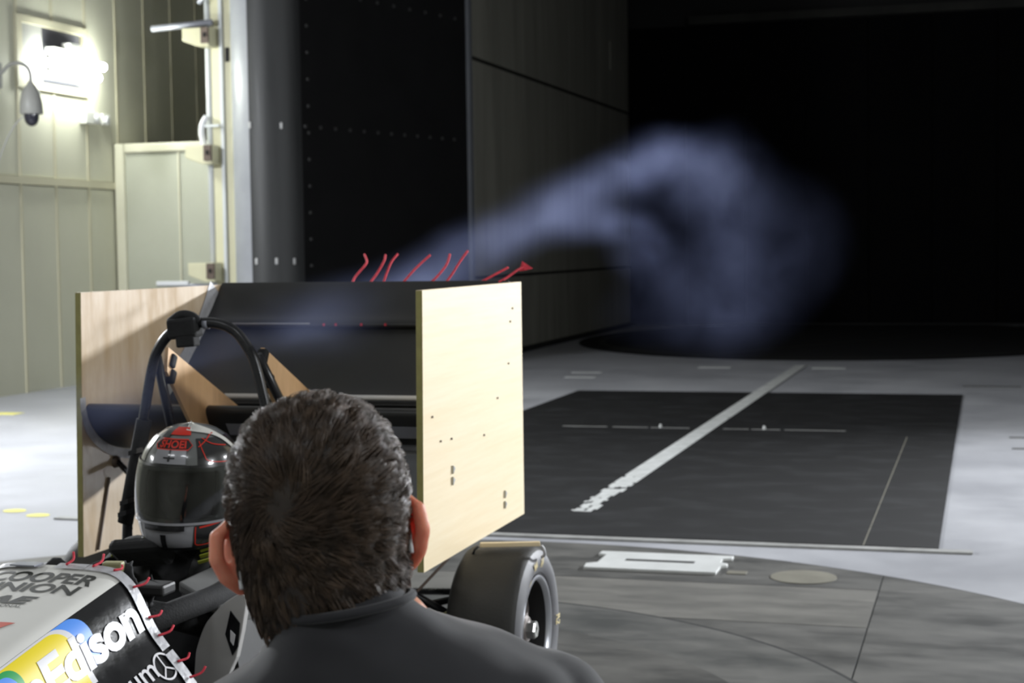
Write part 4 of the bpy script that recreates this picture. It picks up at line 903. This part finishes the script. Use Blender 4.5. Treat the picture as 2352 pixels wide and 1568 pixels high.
pts = ring3.reshape(-1, 3); Mw = np.array([list(R2), list(F), list(U2)]); wpts = pts@Mw+np.array(list(E))-np.array(list(ORG[pn]))
i_ = np.arange(n_s)[:, None, None]*K*3; k_ = np.arange(K-1)[None, :, None]*3; j_ = np.arange(3)[None, None, :]
a_ = i_+k_+j_; b_ = i_+k_+(j_+1) % 3; quads = np.stack([a_, b_, b_+3, a_+3], -1).reshape(-1, 4)
me = bpy.data.meshes.new('hair_strands'); me.vertices.add(len(wpts)); me.vertices.foreach_set('co', wpts.astype(np.float32).ravel())
me.loops.add(quads.size); me.loops.foreach_set('vertex_index', quads.astype(np.int32).ravel()); me.polygons.add(len(quads)); me.polygons.foreach_set('loop_start', np.arange(0, quads.size, 4, dtype=np.int32)); me.polygons.foreach_set('use_smooth', np.ones(len(quads), bool))
me.update(calc_edges=True); me.materials.append(M['hair']); ho = bpy.data.objects.new('hair_strands', me); C.objects.link(ho); ho.parent = hb; ho['kind'] = 'stuff'

# ================================================================== smoke
def smoke_mat():
    m = bpy.data.materials.new('blue_smoke'); m.use_nodes = True; nt = m.node_tree; N = nt.nodes; L = nt.links
    for n in list(N):
        if n.type != 'OUTPUT_MATERIAL': N.remove(n)
    def put(i, v):
        if isinstance(v, (int, float)): i.default_value = v
        else: L.new(v, i)
    def mt(op, a, b_=None, c_=None, clamp=False):
        n = N.new('ShaderNodeMath'); n.operation = op; n.use_clamp = clamp; put(n.inputs[0], a)
        if b_ is not None: put(n.inputs[1], b_)
        if c_ is not None: put(n.inputs[2], c_)
        return n.outputs[0]
    geo = N.new('ShaderNodeNewGeometry'); sx = N.new('ShaderNodeSeparateXYZ')
    nz0 = N.new('ShaderNodeTexNoise'); nz0.inputs['Scale'].default_value = .9; nz0.inputs['Detail'].default_value = 2; L.new(geo.outputs['Position'], nz0.inputs['Vector'])
    wv = N.new('ShaderNodeVectorMath'); wv.operation = 'MULTIPLY_ADD'; L.new(nz0.outputs['Color'], wv.inputs[0]); wv.inputs[1].default_value = (.22, .4, .22); wv.inputs[2].default_value = (-.11, -.2, -.11)
    sy0 = N.new('ShaderNodeSeparateXYZ'); L.new(geo.outputs['Position'], sy0.inputs[0])
    grow_ = mt('MULTIPLY', mt('SUBTRACT', sy0.outputs[1], 4.5), .22, clamp=True)
    sc = N.new('ShaderNodeVectorMath'); sc.operation = 'SCALE'; L.new(wv.outputs[0], sc.inputs[0]); L.new(grow_, sc.inputs['Scale'])
    wp_ = N.new('ShaderNodeVectorMath'); wp_.operation = 'ADD'; L.new(geo.outputs['Position'], wp_.inputs[0]); L.new(sc.outputs[0], wp_.inputs[1])
    L.new(wp_.outputs[0], sx.inputs[0]); x, y, z = sx.outputs
    t = mt('DIVIDE', mt('SUBTRACT', y, 2.5), 13.0)
    def curve(pts, lo, hi):
        n = N.new('ShaderNodeFloatCurve'); cm = n.mapping; cv = cm.curves[0]
        q = [((p[0]-2.5)/13.0, (p[1]-lo)/(hi-lo)) for p in pts]
        while len(cv.points) < len(q): cv.points.new(.5, .5)
        for k, p in enumerate(q): cv.points[k].location = p; cv.points[k].handle_type = 'AUTO'
        cm.update(); L.new(t, n.inputs['Value']); return mt('MULTIPLY_ADD', n.outputs[0], hi-lo, lo)
    def stream(zp, xp, rp, ap, ex=1.5):
        zc = curve(zp, 0, 3); xc = curve(xp, -3, -1); rr = curve(rp, 0, 1); am = curve(ap, 0, 2)
        dz = mt('DIVIDE', mt('SUBTRACT', z, zc), rr); dx_ = mt('DIVIDE', mt('SUBTRACT', x, xc), mt('MULTIPLY', rr, ex))
        q = mt('ADD', mt('MULTIPLY', dz, dz), mt('MULTIPLY', dx_, dx_)); return mt('MULTIPLY', am, mt('EXPONENT', mt('MULTIPLY', q, -1.0)))
    s1 = stream(S1Z, S1X, S1R, S1A); s2 = stream(S2Z, S2X, S2R, S2A)
    tot = mt('ADD', s1, s2)
    for gx, gy, gz, rx, ry, rz, am in CLOUD:
        q = None
        for c_, g_, r_ in ((x, gx, rx), (y, gy, ry), (z, gz, rz)):
            d = mt('DIVIDE', mt('SUBTRACT', c_, g_), r_); d = mt('MULTIPLY', d, d); q = d if q is None else mt('ADD', q, d)
        tot = mt('ADD', tot, mt('MULTIPLY', mt('EXPONENT', mt('MULTIPLY', q, -1.0)), am))
    nz = N.new('ShaderNodeTexNoise'); nz.inputs['Scale'].default_value = 3.0; nz.inputs['Detail'].default_value = 2.5; nz.inputs['Distortion'].default_value = .8; L.new(geo.outputs['Position'], nz.inputs['Vector'])
    mr = N.new('ShaderNodeMapRange'); mr.inputs['From Min'].default_value = .32; mr.inputs['From Max'].default_value = .68; mr.inputs['To Min'].default_value = .12; mr.inputs['To Max'].default_value = 1.9; L.new(nz.outputs['Fac'], mr.inputs['Value'])
    den = mt('MULTIPLY', mt('MULTIPLY', mt('MAXIMUM', mt('SUBTRACT', tot, .012), 0.0), mr.outputs[0]), SMOKE)
    vsn = N.new('ShaderNodeVolumeScatter'); vsn.inputs['Color'].default_value = (.47, .55, 1.0, 1); vsn.inputs['Anisotropy'].default_value = .1; L.new(den, vsn.inputs['Density'])
    L.new(vsn.outputs[0], N['Material Output'].inputs['Volume'])
    m.cycles.volume_step_rate = .32; m.cycles.homogeneous_volume = False
    return m
SMOKE = .66
S1Z = ((2.5, .92), (3.3, .93), (3.6, .95), (4.0, .985), (4.65, 1.08), (5.26, 1.165), (5.9, 1.285), (7, 1.49), (8.3, 1.69), (9.5, 1.82), (11, 1.84), (12.5, 1.6), (15.5, 1.2))
S1X = ((2.5, -2.06), (3.6, -2.04), (4.2, -1.96), (5, -1.9), (15.5, -1.85))
S1R = ((2.5, .03), (3.3, .045), (3.7, .065), (4.2, .085), (5, .075), (6, .075), (7, .085), (8.3, .10), (10, .13), (12, .2), (15.5, .3))
S1A = ((2.5, 0), (3.1, .25), (3.45, 1.5), (3.75, 1.3), (4.2, 1.1), (5, 1.1), (6, .62), (7, .42), (8.3, .42), (10, .26), (12, .1), (13.5, .02), (15.5, 0))
S2Z = ((2.5, 1.0), (5.5, 1.22), (6.5, 1.38), (7.4, 1.44), (8.2, 1.42), (9.0, 1.31), (9.7, 1.15), (10.6, .95), (15.5, .8))
S2X = ((2.5, -1.9), (15.5, -1.85))
S2R = ((2.5, .07), (5.5, .07), (7, .08), (8.5, .09), (10, .12), (15.5, .2))
S2A = ((2.5, 0), (5.6, 0), (6.6, .2), (7.5, .36), (9, .32), (10, .16), (11, .02), (15.5, 0))
CLOUD = ((-1.66, 10.9, 1.35, .17, .9, .50, .20), (-1.85, 10.6, 1.66, .40, 1.0, .18, .10), (-1.25, 11.2, 1.30, .36, 1.0, .42, .055), (-1.72, 10.8, .80, .30, .8, .18, .11), (-2.05, 9.9, .90, .28, .8, .22, .04), (-1.50, 11.0, 1.0, .24, .8, .3, .07))
b = MB(); secs = []
HULL = ((2.75, -2.06, .925, .04, .04), (3.2, -2.05, .93, .12, .10), (3.7, -2.03, .955, .19, .16), (4.3, -1.95, 1.02, .27, .22), (5, -1.9, 1.15, .28, .24), (6, -1.9, 1.33, .36, .30), (7, -1.89, 1.49, .46, .38), (8.3, -1.87, 1.5, .64, .56), (9.6, -1.8, 1.34, .86, .82), (11, -1.7, 1.28, 1.08, .96), (12.4, -1.62, 1.26, .98, .86), (13.6, -1.58, 1.26, .66, .55), (14.4, -1.55, 1.26, .15, .12))
hp2 = [catpath([V(h[0], h[1], h[2]) for h in HULL], 4), catpath([V(h[3], h[4], 0) for h in HULL], 4)]
n_ = 28
for p, q in zip(*hp2): secs += [(p.y+q.x*math.cos(2*PI*j/n_), p.x, max(.06, p.z+q.y*math.sin(2*PI*j/n_))) for j in range(n_)]
k_ = len(hp2[0]); ff = [(i*n_+j, i*n_+(j+1) % n_, (i+1)*n_+(j+1) % n_, (i+1)*n_+j) for i in range(k_-1) for j in range(n_)]+[tuple(range(n_))[::-1], tuple(range((k_-1)*n_, k_*n_))]
b.add(secs, ff).build('smoke_plume', smoke_mat(), smooth=True, label='blue-white smoke plume rising over the wing and curling into a cloud', cat='smoke', kind='stuff')

for o in (car, dr, pn): o.location.z += .005      # they stand on the turntable plate
